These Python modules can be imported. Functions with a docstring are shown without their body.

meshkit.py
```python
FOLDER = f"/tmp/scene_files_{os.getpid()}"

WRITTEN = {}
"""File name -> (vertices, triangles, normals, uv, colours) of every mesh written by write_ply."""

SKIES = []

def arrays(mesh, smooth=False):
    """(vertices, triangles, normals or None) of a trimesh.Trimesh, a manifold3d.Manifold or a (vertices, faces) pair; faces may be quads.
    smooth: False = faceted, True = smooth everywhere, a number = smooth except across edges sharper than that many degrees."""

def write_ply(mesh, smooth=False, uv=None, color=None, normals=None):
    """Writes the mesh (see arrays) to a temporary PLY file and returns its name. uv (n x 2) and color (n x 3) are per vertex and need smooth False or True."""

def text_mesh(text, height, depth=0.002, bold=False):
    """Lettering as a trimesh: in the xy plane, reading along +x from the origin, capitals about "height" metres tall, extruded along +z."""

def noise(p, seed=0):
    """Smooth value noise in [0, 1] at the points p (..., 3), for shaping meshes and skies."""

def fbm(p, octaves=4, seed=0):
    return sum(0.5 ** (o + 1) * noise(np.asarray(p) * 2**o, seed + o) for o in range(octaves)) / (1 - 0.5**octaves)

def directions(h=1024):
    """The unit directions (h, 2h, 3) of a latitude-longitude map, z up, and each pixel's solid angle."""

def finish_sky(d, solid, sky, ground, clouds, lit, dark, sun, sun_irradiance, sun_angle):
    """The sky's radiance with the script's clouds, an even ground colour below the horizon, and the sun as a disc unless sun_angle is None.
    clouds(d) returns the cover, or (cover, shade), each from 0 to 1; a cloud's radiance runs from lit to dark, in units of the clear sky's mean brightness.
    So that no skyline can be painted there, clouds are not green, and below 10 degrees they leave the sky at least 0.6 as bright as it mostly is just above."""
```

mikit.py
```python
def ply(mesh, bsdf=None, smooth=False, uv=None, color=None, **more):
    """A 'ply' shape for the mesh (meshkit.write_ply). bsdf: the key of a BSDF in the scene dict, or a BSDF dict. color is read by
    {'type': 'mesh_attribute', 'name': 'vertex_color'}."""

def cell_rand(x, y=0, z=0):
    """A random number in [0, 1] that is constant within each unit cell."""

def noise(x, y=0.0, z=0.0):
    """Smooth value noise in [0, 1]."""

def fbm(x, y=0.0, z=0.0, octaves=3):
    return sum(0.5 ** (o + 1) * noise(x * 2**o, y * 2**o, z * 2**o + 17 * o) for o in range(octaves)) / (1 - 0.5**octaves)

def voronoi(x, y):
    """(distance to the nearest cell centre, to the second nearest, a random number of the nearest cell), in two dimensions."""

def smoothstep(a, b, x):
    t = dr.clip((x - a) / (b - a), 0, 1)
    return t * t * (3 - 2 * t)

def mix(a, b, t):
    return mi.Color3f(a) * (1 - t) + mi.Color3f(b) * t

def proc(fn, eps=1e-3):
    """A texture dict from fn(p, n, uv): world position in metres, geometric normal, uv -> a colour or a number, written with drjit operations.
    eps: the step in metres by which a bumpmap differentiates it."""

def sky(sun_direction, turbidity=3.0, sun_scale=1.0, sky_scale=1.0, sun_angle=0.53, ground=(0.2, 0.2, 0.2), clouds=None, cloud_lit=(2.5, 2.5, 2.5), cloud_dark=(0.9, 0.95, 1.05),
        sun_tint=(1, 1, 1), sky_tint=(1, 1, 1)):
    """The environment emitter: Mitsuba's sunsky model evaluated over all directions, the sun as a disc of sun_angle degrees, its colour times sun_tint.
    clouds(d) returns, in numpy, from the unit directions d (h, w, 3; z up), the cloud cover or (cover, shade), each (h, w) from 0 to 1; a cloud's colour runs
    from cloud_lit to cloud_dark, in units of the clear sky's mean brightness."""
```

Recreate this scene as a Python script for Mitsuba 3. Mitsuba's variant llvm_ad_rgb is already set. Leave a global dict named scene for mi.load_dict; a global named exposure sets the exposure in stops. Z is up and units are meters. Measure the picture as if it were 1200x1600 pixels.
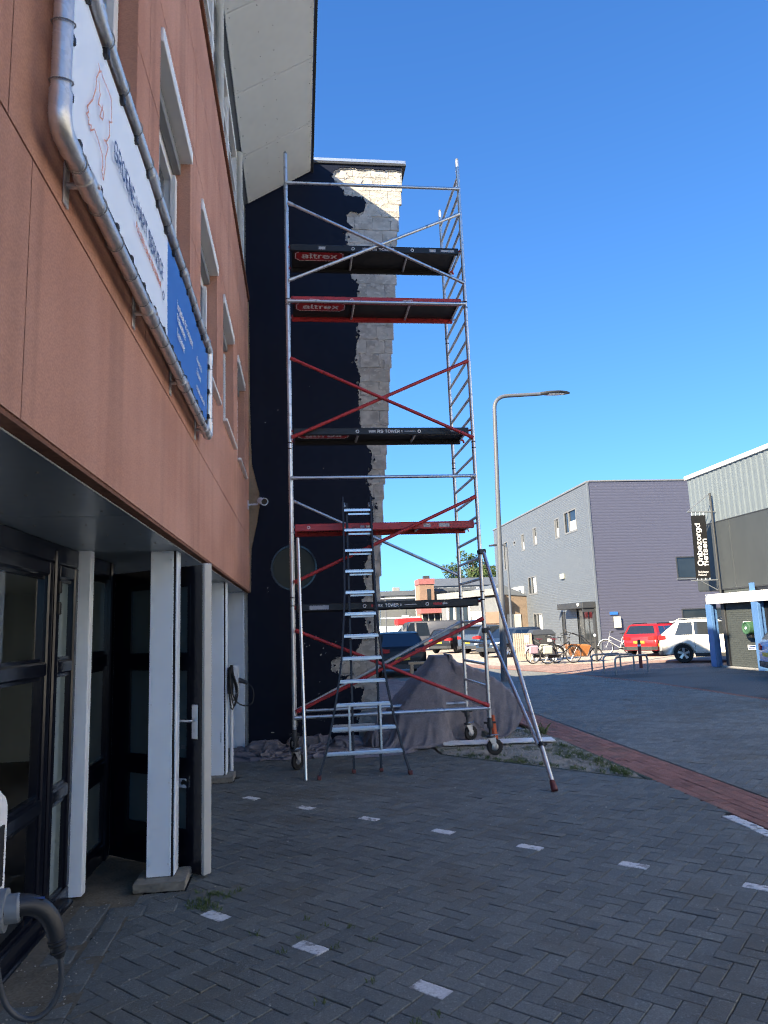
import math, random
import numpy as np, trimesh, manifold3d as m3, drjit as dr, mitsuba as mi, mikit, meshkit
from shapely.geometry import Polygon, LineString, Point, box as sbox
from shapely.ops import unary_union
from shapely import affinity
from mikit import noise, fbm, voronoi, cell_rand, smoothstep, mix

T = mi.ScalarTransform4f
random.seed(7); rng = np.random.default_rng(7)
scene, labels, counts = {'type': 'scene'}, {}, {}

# ------------------------------------------------------------------ camera, sky, exposure
CZ = 1.65
scene['camera'] = {'type': 'perspective', 'fov': math.degrees(2*math.atan(600/1110)), 'fov_axis': 'x', 'near_clip': 0.05, 'far_clip': 3000.0,
                   'to_world': T().look_at(origin=[0, 0, CZ], target=[0.1189, 0.9800, CZ+0.1597], up=[0.0181, -0.1627, 0.9865])}
SUN = (-1.0, -0.90, 0.74)
scene['sky'] = mikit.sky(SUN, turbidity=3.0, sky_tint=(0.42, 0.765, 1.20), sun_tint=(0.90, 0.97, 1.06), sun_scale=0.82, sky_scale=0.61, ground=(0.25, 0.25, 0.25))
exposure = 3.62

# ------------------------------------------------------------------ materials
def rgb(c): return {'type': 'rgb', 'value': [float(x) for x in c]}
def tex(c): return mikit.proc(c) if callable(c) else rgb(c)
def P(name, c, rough=0.6, metal=0.0, bump=None, bs=0.002, eps=2e-3, **kw):
    b = {'type': 'principled', 'base_color': tex(c), 'roughness': tex(rough) if callable(rough) else float(rough), 'metallic': float(metal), **kw}
    if bump is not None:
        b = {'type': 'bumpmap', 'arbitrary': mikit.proc(bump, eps=eps), 'scale': float(bs), 'bsdf': b}
    scene[name] = {'type': 'twosided', 'bsdf': b}
    return name
def mottle(c, amt=0.15, s=3.0, s2=40.0):
    c = np.array(c)
    def fn(p, n, uv):
        t = fbm(p.x*s, p.y*s, p.z*s) * 0.6 + noise(p.x*s2, p.y*s2, p.z*s2)*0.4
        return mi.Color3f(*[float(x) for x in c]) * (1 + amt*2*(t-0.5))
    return fn
def stucco(p, n, uv):
    v = fbm(p.x*1.3, p.y*0.9, p.z*1.7, 4); g = noise(p.x*170, p.y*170, p.z*170); streak = fbm(p.y*9, p.z*0.7, 3.1)
    c = mix((0.40, 0.192, 0.132), (0.49, 0.258, 0.186), smoothstep(0.25, 0.75, v*0.65+streak*0.35)) * (1-0.16*smoothstep(0.55, 0.8, fbm(p.y*5.5, p.z*0.35, 9.0, 3)))
    return c * (0.86 + 0.28*g)
def stucco_b(p, n, uv): return fbm(p.x*130, p.y*130, p.z*130, 3) + 0.6*noise(p.x*45, p.y*45, p.z*45)
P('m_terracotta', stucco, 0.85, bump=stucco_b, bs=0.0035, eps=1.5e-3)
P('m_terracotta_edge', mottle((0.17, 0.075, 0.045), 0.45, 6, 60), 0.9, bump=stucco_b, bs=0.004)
P('m_joint', (0.05, 0.03, 0.025), 0.9)
def navy_c(p, n, uv):
    v = fbm(p.x*2, p.y*2, p.z*1.4, 4); w = smoothstep(0.5, 0.85, fbm(p.x*5, 7.1, p.z*0.5))
    return mix((0.0022, 0.0050, 0.0165), (0.0042, 0.0085, 0.0250), v) + mi.Color3f(0.0020)*w
P('m_navy_render', navy_c, 0.6, specular=0.22, bump=lambda p, n, uv: fbm(p.x*60, p.y*60, p.z*60, 3), bs=0.003)
P('m_render_edge', mottle((0.50, 0.475, 0.435), 0.3, 9, 70), 0.9)
def block_c(p, n, uv):
    a = fbm(p.x*7, p.y*7+uv.x*31, p.z*9, 4); s = smoothstep(0.56, 0.75, fbm(p.x*19+uv.y*9, 3.3, p.z*23, 3)); d = smoothstep(0.6, 0.8, fbm(p.x*4, 9.1, p.z*3.0, 3))
    c = mix((0.31, 0.295, 0.265), (0.58, 0.55, 0.50), smoothstep(0.2, 0.8, a)*0.8+uv.x*0.25)
    c = mix(c, (0.64, 0.61, 0.56), s*0.75)
    return mix(c, (0.22, 0.21, 0.20), d*0.55)
P('m_block', block_c, 0.92, bump=lambda p, n, uv: fbm(p.x*38, p.y*38, p.z*38, 4) + smoothstep(0.55, 0.7, fbm(p.x*19+uv.y*9, 3.3, p.z*23, 3)), bs=0.010, eps=3e-3)
P('m_mortar', mottle((0.40, 0.375, 0.335), 0.35, 12, 80), 0.95)
# pavers: uv holds two random numbers of the single brick
def paver(c0, c1, dirt=(0.10, 0.085, 0.06)):
    def fn(p, n, uv):
        g = noise(p.x*210, p.y*210, 1.0); b = fbm(p.x*14, p.y*14, uv.x*17, 3); big = fbm(p.x*0.7, p.y*0.7, 2.2, 3)
        sp = smoothstep(0.80, 0.9, noise(p.x*95, p.y*95, 5.0))
        c = mix(c0, c1, uv.x*0.75 + b*0.5 - 0.1) * (0.78+0.44*g) * (0.8+0.4*big)
        c = mix(c, dirt, smoothstep(0.52, 0.72, fbm(p.x*2.1, p.y*2.1, 8.0, 4))*0.35)
        return c + mi.Color3f(0.05)*sp
    return fn
gr_b = lambda p, n, uv: noise(p.x*150, p.y*150, p.z*50) + 0.5*fbm(p.x*22, p.y*22, 0.0)
P('m_paver', paver((0.100, 0.107, 0.101), (0.152, 0.160, 0.148)), 0.72, bump=gr_b, bs=0.0018, specular=0.5)
P('m_paver_street', paver((0.118, 0.126, 0.122), (0.180, 0.188, 0.178)), 0.75)
P('m_paver_red', paver((0.20, 0.085, 0.062), (0.33, 0.15, 0.11)), 0.8)
P('m_paver_white', lambda p, n, uv: mix((0.64, 0.64, 0.63), (0.17, 0.17, 0.165), 0.8*smoothstep(0.55, 0.74, fbm(p.x*26+uv.x*9, p.y*26, 1.0, 4)))*(0.85+0.3*noise(p.x*160, p.y*160, 2.0)), 0.7)
P('m_bed', mottle((0.022, 0.021, 0.019), 0.5, 4, 120), 0.95)
def street_c(p, n, uv):
    # far pavers, too far to tell apart: rows of bricks
    a = (p.x+p.y)*0.7071/0.0967; b = (p.y-p.x)*0.7071/0.0967
    r = cell_rand(dr.floor(a*0.5), dr.floor(b), 3.0)
    e = dr.minimum(dr.abs(a*0.5-dr.floor(a*0.5)-0.5), dr.abs(b-dr.floor(b)-0.5))
    return mix((0.118, 0.126, 0.122), (0.18, 0.188, 0.178), r*0.6+fbm(p.x*0.8, p.y*0.8, 1.0)*0.4)
P('m_street', street_c, 0.8)
def square_c(p, n, uv):
    a = p.x/0.22; b = p.y/0.11
    r = cell_rand(dr.floor(a), dr.floor(b), 5.0)
    return mix((0.24, 0.205, 0.175), (0.36, 0.32, 0.275), r*0.5+fbm(p.x*0.5, p.y*0.5, 4.0)*0.5)
P('m_square', square_c, 0.85)
P('m_asphalt', lambda p, n, uv: mix((0.060, 0.062, 0.064), (0.115, 0.115, 0.113), smoothstep(0.35, 0.65, fbm(p.x*0.35, p.y*0.9, 2.0, 4)))*(0.8+0.4*noise(p.x*90, p.y*90, 0.0)), 0.85)
P('m_ground', mottle((0.35, 0.35, 0.34), 0.3, 0.2, 5), 0.9)
P('m_sand', lambda p, n, uv: mix(mix((0.15, 0.135, 0.105), (0.42, 0.39, 0.33), fbm(p.x*5, p.y*5, 1.0, 4)*0.6+0.4*noise(p.x*140, p.y*140, 0.0)), (0.075, 0.085, 0.045), 0.8*smoothstep(0.52, 0.70, fbm(p.x*3.1, p.y*3.1, 6.0, 4))), 0.95, bump=gr_b, bs=0.006)
P('m_gravel', mottle((0.36, 0.34, 0.30), 0.5, 30, 90), 0.9)
P('m_kerb', mottle((0.17, 0.175, 0.16), 0.35, 4, 60), 0.85)
P('m_moss_kerb', mottle((0.06, 0.075, 0.055), 0.5, 5, 50), 0.9)
P('m_plinth', mottle((0.20, 0.185, 0.155), 0.5, 9, 60), 0.9)
P('m_grass', mottle((0.075, 0.115, 0.03), 0.5, 15, 60), 0.7)
P('m_white_panel', mottle((0.76, 0.84, 0.92), 0.05, 2, 9), 0.38, specular=0.5)
P('m_white_paint', mottle((0.74, 0.74, 0.73), 0.06, 4, 30), 0.4)
P('m_cream', mottle((0.48, 0.46, 0.40), 0.08, 4, 30), 0.5)
P('m_soffit_dark', mottle((0.25, 0.295, 0.325), 0.08, 1.5, 20), 0.28, specular=0.6)
P('m_soffit_beige', mottle((0.60, 0.615, 0.60), 0.06, 1.2, 14), 0.75)
P('m_frame_navy', mottle((0.0055, 0.0068, 0.013), 0.25, 6, 50), 0.16, specular=0.5)
P('m_black', (0.012, 0.012, 0.013), 0.45)
P('m_black_rubber', (0.016, 0.016, 0.017), 0.7)
P('m_dark_grey', (0.045, 0.048, 0.052), 0.5)
P('m_mid_grey', mottle((0.20, 0.205, 0.21), 0.1, 3, 20), 0.55)
P('m_interior', (0.42, 0.47, 0.46), 0.9)
P('m_interior_light', (0.8, 0.8, 0.78), 0.9)
P('m_interior_floor', (0.07, 0.065, 0.06), 0.6)
def galv(p, n, uv):
    f, s, r = voronoi(p.y*95+p.x*40, p.z*95+p.x*55)
    return mix((0.62, 0.62, 0.615), (0.82, 0.815, 0.80), r*0.55+0.45*fbm(p.x*6, p.y*6, p.z*6))
P('m_galvanised', galv, 0.42, 0.85)
P('m_alu', lambda p, n, uv: mix((0.62, 0.63, 0.64), (0.82, 0.83, 0.84), fbm(p.x*7, p.y*7, p.z*5, 4))*(1-0.4*smoothstep(0.62, 0.75, fbm(p.x*22, p.y*22, p.z*22, 3))), 0.36, 0.85)
P('m_alu_bright', mottle((0.80, 0.81, 0.82), 0.12, 9, 60), 0.3, 0.85)
P('m_red_paint', lambda p, n, uv: mix((0.40, 0.020, 0.022), (0.50, 0.05, 0.05), fbm(p.x*9, p.y*9, p.z*9, 4))*(1-0.4*smoothstep(0.62, 0.72, fbm(p.x*25, p.y*25, p.z*25, 3))), 0.4)
P('m_red_sign', (0.42, 0.022, 0.025), 0.45)
P('m_plywood_dark', mottle((0.018, 0.016, 0.015), 0.5, 6, 50), 0.55)
P('m_ladder_stile', mottle((0.016, 0.014, 0.020), 0.3, 9, 50), 0.4)
P('m_white_print', (0.80, 0.80, 0.80), 0.5)
P('m_grey_print', (0.42, 0.43, 0.45), 0.5)
P('m_navy_print', (0.022, 0.055, 0.17), 0.5)
P('m_orange_print', (0.62, 0.24, 0.14), 0.5)
P('m_banner_white', mottle((0.77, 0.84, 0.93), 0.03, 2, 8), 0.5)
P('m_banner_blue', mottle((0.035, 0.155, 0.50), 0.05, 2, 8), 0.5)
tarp_b = lambda p, n, uv: fbm(p.x*9, p.y*9, p.z*9, 4)*1.0
P('m_tarp', lambda p, n, uv: mix((0.13, 0.122, 0.14), (0.27, 0.25, 0.27), fbm(p.x*11, p.y*11, p.z*11, 4)*0.6+0.4*noise(p.x*70, p.y*70, p.z*70)), 0.9, bump=lambda p, n, uv: fbm(p.x*16, p.y*16, p.z*16, 4), bs=0.012, eps=5e-3, sheen=0.5)
P('m_flap', mottle((0.42, 0.37, 0.25), 0.3, 8, 40), 0.8)
P('m_wood', lambda p, n, uv: mix((0.32, 0.245, 0.155), (0.45, 0.36, 0.25), fbm(p.x*18, p.y*18, p.z*3, 4)), 0.7)
P('m_orange_plastic', (0.55, 0.095, 0.03), 0.45)
P('m_lamp_grey', mottle((0.12, 0.13, 0.145), 0.1, 5, 40), 0.45)
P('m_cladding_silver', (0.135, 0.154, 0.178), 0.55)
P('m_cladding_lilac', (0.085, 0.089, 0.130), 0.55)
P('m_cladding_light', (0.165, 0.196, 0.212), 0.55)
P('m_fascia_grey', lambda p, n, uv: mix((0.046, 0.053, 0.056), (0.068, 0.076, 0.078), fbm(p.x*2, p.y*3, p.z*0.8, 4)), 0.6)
P('m_brick_grey', mottle((0.064, 0.076, 0.077), 0.14, 8, 40), 0.8)
P('m_blue_post', mottle((0.09, 0.20, 0.42), 0.1, 3, 30), 0.5)
P('m_brick_orange', mottle((0.27, 0.175, 0.125), 0.2, 3, 30), 0.85)
P('m_pink', mottle((0.34, 0.12, 0.115), 0.1, 3, 30), 0.7)
P('m_brick_brown', mottle((0.20, 0.15, 0.11), 0.25, 3, 30), 0.85)
P('m_roof_dark', mottle((0.11, 0.125, 0.145), 0.15, 1, 9), 0.7)
P('m_hall', mottle((0.14, 0.15, 0.15), 0.12, 1, 9), 0.6)
P('m_concrete', mottle((0.28, 0.28, 0.27), 0.15, 1, 9), 0.8)
P('m_leaf', mottle((0.075, 0.115, 0.035), 0.5, 1.5, 9), 0.7)
P('m_bark', mottle((0.12, 0.09, 0.065), 0.3, 5, 30), 0.9)
P('m_glass_dark', lambda p, n, uv: mix((0.010, 0.014, 0.018), (0.035, 0.042, 0.048), fbm(p.x*1.4, p.y*1.4, p.z*1.4, 2)), 0.06, specular=0.7)
P('m_glass_round', (0.050, 0.056, 0.044), 0.25, specular=0.15)
P('m_glass_door', (0.12, 0.155, 0.16), 0.07, specular=0.5)
P('m_dirt', mottle((0.125, 0.108, 0.08), 0.6, 7, 110), 0.95)
P('m_door_edge', (0.46, 0.46, 0.44), 0.4)
P('m_bounce_render', (0.70, 0.70, 0.69), 0.85)  # pale walls of the added block that bounces sunlight into the shade
P('m_red_soft', lambda p, n, uv: mix((0.17, 0.115, 0.10), (0.26, 0.18, 0.155), cell_rand(dr.floor(p.x/0.2), dr.floor(p.y/0.1), 1.0)), 0.85)
P('m_blind', (0.55, 0.57, 0.58), 0.6)
P('m_car_glass', (0.012, 0.018, 0.026), 0.04, specular=1.0, clearcoat=1.0, clearcoat_gloss=1.0)
P('m_tyre', (0.018, 0.018, 0.019), 0.8)
P('m_rim', (0.55, 0.56, 0.57), 0.3, 0.8)
P('m_chrome', (0.7, 0.7, 0.7), 0.15, 1.0)
P('m_tail', (0.42, 0.012, 0.012), 0.2, clearcoat=1.0)
P('m_headlight', (0.6, 0.62, 0.65), 0.1, clearcoat=1.0)
P('m_plate_yellow', (0.62, 0.45, 0.05), 0.4)
for nm, c in dict(red=(0.42, 0.014, 0.020), white=(0.78, 0.77, 0.73), black=(0.010, 0.011, 0.013), lightblue=(0.24, 0.38, 0.60), dark=(0.018, 0.020, 0.026), blue=(0.060, 0.085, 0.125), navy=(0.03, 0.05, 0.085), van=(0.085, 0.085, 0.09), silver=(0.42, 0.43, 0.44)).items():
    P('m_car_'+nm, c, 0.28, clearcoat=0.25 if nm in ('black', 'dark') else 1.0, clearcoat_gloss=0.95, specular=0.25 if nm in ('black', 'dark') else 0.5)
P('m_cargo_box', mottle((0.42, 0.17, 0.055), 0.15, 6, 30), 0.55)
P('m_bin', mottle((0.055, 0.06, 0.065), 0.12, 3, 20), 0.5)
P('m_slat', mottle((0.36, 0.31, 0.25), 0.25, 6, 30), 0.8)
P('m_fabric_light', mottle((0.50, 0.52, 0.45), 0.15, 9, 50), 0.8)
P('m_pinkish', mottle((0.45, 0.33, 0.40), 0.15, 9, 50), 0.8)
P('m_bollard', (0.13, 0.035, 0.035), 0.5)
P('m_steel', mottle((0.30, 0.32, 0.34), 0.12, 6, 40), 0.4, 0.6)
P('m_green', (0.05, 0.13, 0.07), 0.6)
scene['m_pane'] = {'type': 'thindielectric', 'int_ior': 1.52}
P('m_charger', (0.74, 0.75, 0.76), 0.22, specular=0.5)
P('m_cable', (0.045, 0.052, 0.062), 0.42)
P('m_plug', (0.020, 0.023, 0.028), 0.42)
P('m_gun_grey', (0.17, 0.19, 0.21), 0.4)

# ------------------------------------------------------------------ helpers
def uniq(k):
    n = counts.get(k, 0); counts[k] = n+1
    return k if n == 0 else f'{k}_{n:03d}'
def cat(ms):
    return trimesh.util.concatenate([m for m in ms]) if isinstance(ms, (list, tuple)) else ms
def info(k, label=None, category=None, group=None, kind=None):
    d = {a: b for a, b in (('label', label), ('category', category), ('group', group), ('kind', kind)) if b}
    if d: labels[k] = d
def add(name, mesh, mat, parent=None, smooth=False, uv=None, label=None, category=None, group=None, kind=None):
    k = uniq((parent+'__' if parent else '')+name)
    scene[k] = mikit.ply(cat(mesh), mat, smooth, uv=uv)
    info(k, label, category, group, kind)
    return k
def thing(name, label, category, group=None):
    k = uniq(name); info(k, label, category, group); return k
def tm(v, f): return trimesh.Trimesh(np.asarray(v, float), np.asarray(f, int), process=False)
def hull(pts): return trimesh.convex.convex_hull(np.asarray(pts, float))
def box(x0, x1, y0, y1, z0, z1, b=0.0):
    if b <= 0:
        m = trimesh.creation.box(extents=[x1-x0, y1-y0, z1-z0]); m.apply_translation([(x0+x1)/2, (y0+y1)/2, (z0+z1)/2]); return m
    b = min(b, (x1-x0)/2.5, (y1-y0)/2.5, (z1-z0)/2.5)
    X, Y, Z = (x0, x1), (y0, y1), (z0, z1); pts = []
    for i in (0, 1):
        for j in (0, 1):
            for k in (0, 1):
                s = [(1, -1)[q]*b for q in (i, j, k)]; c = [X[i], Y[j], Z[k]]
                for ax in range(3):
                    q = [c[a]+(0 if a == ax else s[a]) for a in range(3)]; pts.append(q)
    return hull(pts)
def frame(d):
    d = np.asarray(d, float); d = d/np.linalg.norm(d)
    a = np.cross(d, [0, 0, 1.0] if abs(d[2]) < 0.9 else [1.0, 0, 0]); a /= np.linalg.norm(a)
    return d, a, np.cross(d, a)
def sweep(pts, r, n=10, caps=True):
    """a tube along pts with parallel transport; r a number or one per point"""
    p = np.asarray(pts, float); r = np.broadcast_to(np.asarray(r, float), (len(p),))
    t = np.gradient(p, axis=0); t /= np.linalg.norm(t, axis=1, keepdims=True)+1e-12
    _, a, _ = frame(t[0]); ang = np.arange(n)*2*np.pi/n; V = []
    for i in range(len(p)):
        a = a - t[i]*(a@t[i]); a /= np.linalg.norm(a); b = np.cross(t[i], a)
        V.append(p[i] + r[i]*(np.cos(ang)[:, None]*a + np.sin(ang)[:, None]*b))
    V = np.vstack(V); F = []
    for i in range(len(p)-1):
        for j in range(n):
            q = [i*n+j, i*n+(j+1) % n, (i+1)*n+(j+1) % n, (i+1)*n+j]; F += [[q[0], q[1], q[2]], [q[0], q[2], q[3]]]
    if caps:
        c0, c1 = len(V), len(V)+1; V = np.vstack([V, p[0], p[-1]]); k = (len(p)-1)*n
        for j in range(n): F += [[c0, (j+1) % n, j], [c1, k+j, k+(j+1) % n]]
    return tm(V, F)
def tube(p, q, r, n=12): return sweep([p, q], r, n)
def bend(pts, k=8, rad=None):
    """rounds the inner corners of a polyline"""
    p = [np.asarray(x, float) for x in pts]; out = [p[0]]
    for i in range(1, len(p)-1):
        a, b = p[i-1]-p[i], p[i+1]-p[i]; d = rad or 0.4*min(np.linalg.norm(a), np.linalg.norm(b)); d = min(d, 0.49*np.linalg.norm(a), 0.49*np.linalg.norm(b))
        s, e = p[i]+a/np.linalg.norm(a)*d, p[i]+b/np.linalg.norm(b)*d
        for t in np.linspace(0, 1, k+1): out.append((1-t)**2*s+2*t*(1-t)*p[i]+t*t*e)
    out.append(p[-1]); return np.array(out)
def spline(pts, n=40):
    from scipy.interpolate import CubicSpline
    p = np.asarray(pts, float); s = np.r_[0, np.cumsum(np.linalg.norm(np.diff(p, axis=0), axis=1))]
    return CubicSpline(s, p)(np.linspace(0, s[-1], n))
def ext(poly, d):
    """extrudes a shapely (multi)polygon by d along +z"""
    gs = [g for g in getattr(poly, 'geoms', [poly]) if g.area > 1e-7 and g.geom_type == 'Polygon']
    return trimesh.util.concatenate([trimesh.creation.extrude_polygon(g, d, engine='earcut') for g in gs])
def put(m, o, ux, uy, uz=None):
    """local x, y, z of the mesh to the world axes ux, uy, uz at o"""
    m = m.copy(); ux, uy = np.asarray(ux, float), np.asarray(uy, float); uz = np.cross(ux, uy) if uz is None else np.asarray(uz, float)
    M = np.eye(4); M[:3, 0], M[:3, 1], M[:3, 2], M[:3, 3] = ux, uy, uz, o
    flip = np.linalg.det(M[:3, :3]) < 0
    m.vertices = m.vertices@M[:3, :3].T + M[:3, 3]
    if flip: m.faces = m.faces[:, ::-1]
    return m
def yz(poly, x, d):   # a polygon in (y, z), from x outward by d (along +X)
    return put(ext(poly, d), [x, 0, 0], [0, 1, 0], [0, 0, 1])
def xz(poly, y, d):   # a polygon in (x, z), from y by d towards -Y
    return put(ext(poly, d), [0, y, 0], [1, 0, 0], [0, 0, 1])
def xy(poly, z, d):
    return put(ext(poly, d), [0, 0, z], [1, 0, 0], [0, 1, 0])
def text(s, h, o, ux, uy, depth=0.003, bold=False, width=None):
    m = meshkit.text_mesh(s, h, depth, bold)
    if width: m.vertices[:, 0] *= width/max(m.vertices[:, 0].max(), 1e-6)
    return put(m, o, ux, uy)
def cyl(c, axis, r, h, n=24):
    d = np.asarray(axis, float)/np.linalg.norm(axis); c = np.asarray(c, float)
    return sweep([c-d*h/2, c+d*h/2], r, n)
def torus(c, axis, R, r, n=28, k=8):
    d, a, b = frame(axis); an = np.linspace(0, 2*np.pi, n+1)
    V, F = [], []
    for t in an[:-1]:
        e = np.cos(t)*a+np.sin(t)*b
        for s in np.arange(k)*2*np.pi/k: V.append(np.asarray(c)+e*(R+r*np.cos(s))+d*r*np.sin(s))
    for i in range(n):
        for j in range(k):
            q = [i*k+j, i*k+(j+1) % k, ((i+1) % n)*k+(j+1) % k, ((i+1) % n)*k+j]; F += [[q[0], q[1], q[2]], [q[0], q[2], q[3]]]
    return tm(V, F)
def lathe(prof, c, axis=(0, 0, 1), n=24):
    """prof: (radius, height) pairs"""
    d, a, b = frame(axis); V, F = [], []
    for r, h in prof:
        for t in np.arange(n)*2*np.pi/n: V.append(np.asarray(c)+d*h+r*(np.cos(t)*a+np.sin(t)*b))
    for i in range(len(prof)-1):
        for j in range(n):
            q = [i*n+j, i*n+(j+1) % n, (i+1)*n+(j+1) % n, (i+1)*n+j]; F += [[q[0], q[1], q[2]], [q[0], q[2], q[3]]]
    return tm(V, F)
def man(m): return m3.Manifold(m3.Mesh(np.asarray(m.vertices, np.float32), np.asarray(m.faces, np.uint32)))
def unman(M):
    q = M.to_mesh(); return tm(q.vert_properties[:, :3], q.tri_verts)
def cloth(nx, ny, sx, sy, start, boxes, steps=130, its=9, wall=None, fric=0.6, seed=0):
    """a sheet of sx by sy metres let fall over boxes (x0, x1, y0, y1, z1) by position based dynamics; returns its mesh"""
    r = np.random.default_rng(seed); u, v = np.meshgrid(np.linspace(-.5, .5, nx), np.linspace(-.5, .5, ny), indexing='ij'); P0 = start(u*sx, v*sy, r); Q0 = P0.copy()
    dx, dy = sx/(nx-1), sy/(ny-1); dg = math.hypot(dx, dy); S = slice
    def pairs(a, b, L, k): return a, b, L, k
    cons = []
    for o in (0, 1):
        cons += [((S(o, nx-1, 2), S(None)), (S(o+1, nx, 2), S(None)), dx, 1.0), ((S(None), S(o, ny-1, 2)), (S(None), S(o+1, ny, 2)), dy, 1.0)]
        cons += [((S(o, nx-1, 2), S(0, ny-1)), (S(o+1, nx, 2), S(1, ny)), dg, .35), ((S(o, nx-1, 2), S(1, ny)), (S(o+1, nx, 2), S(0, ny-1)), dg, .35)]
    for o in range(4):
        cons += [((S(o, nx-2, 4), S(None)), (S(o+2, nx, 4), S(None)), 2*dx, .10), ((S(None), S(o, ny-2, 4)), (S(None), S(o+2, ny, 4)), 2*dy, .10)]
    for st in range(steps):
        V = (P0-Q0)*.96; Q0 = P0.copy(); P0 = P0+V; P0[..., 2] -= .0016
        for it in range(its):
            for a, b, L, k in cons:
                A, B = P0[a], P0[b]; n = min(A.shape[0], B.shape[0]); m = min(A.shape[1], B.shape[1]); A, B = A[:n, :m], B[:n, :m]
                d = B-A; l = np.linalg.norm(d, axis=-1, keepdims=True)+1e-9; c = d*(k*.5*(1-L/l)); A += c; B -= c
            for x0, x1, y0, y1, z1 in boxes:
                pen = np.stack([P0[..., 0]-x0, x1-P0[..., 0], P0[..., 1]-y0, y1-P0[..., 1], z1-P0[..., 2]], -1); inside = (pen > 0).all(-1)
                if inside.any():
                    w = pen[inside].argmin(-1); q = P0[inside]; mv = pen[inside].min(-1)
                    for ax, (j, sg) in enumerate(((0, -1), (0, 1), (1, -1), (1, 1), (2, 1))):
                        q[w == ax, j] += sg*mv[w == ax]
                    t = w == 4; qq = Q0[inside]; q[t, :2] = qq[t, :2]*fric+q[t, :2]*(1-fric); P0[inside] = q
            g = P0[..., 2] < .006; P0[..., 2] = np.maximum(P0[..., 2], .006); P0[..., :2][g] = Q0[..., :2][g]*fric+P0[..., :2][g]*(1-fric)
            if wall is not None: P0[..., 1] = np.minimum(P0[..., 1], wall)
    idx = np.arange(nx*ny).reshape(nx, ny); f = np.stack([idx[:-1, :-1], idx[1:, :-1], idx[1:, 1:], idx[:-1, 1:]], -1).reshape(-1, 4)
    return tm(P0.reshape(-1, 3), np.vstack([f[:, :3], f[:, [0, 2, 3]]]))
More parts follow.
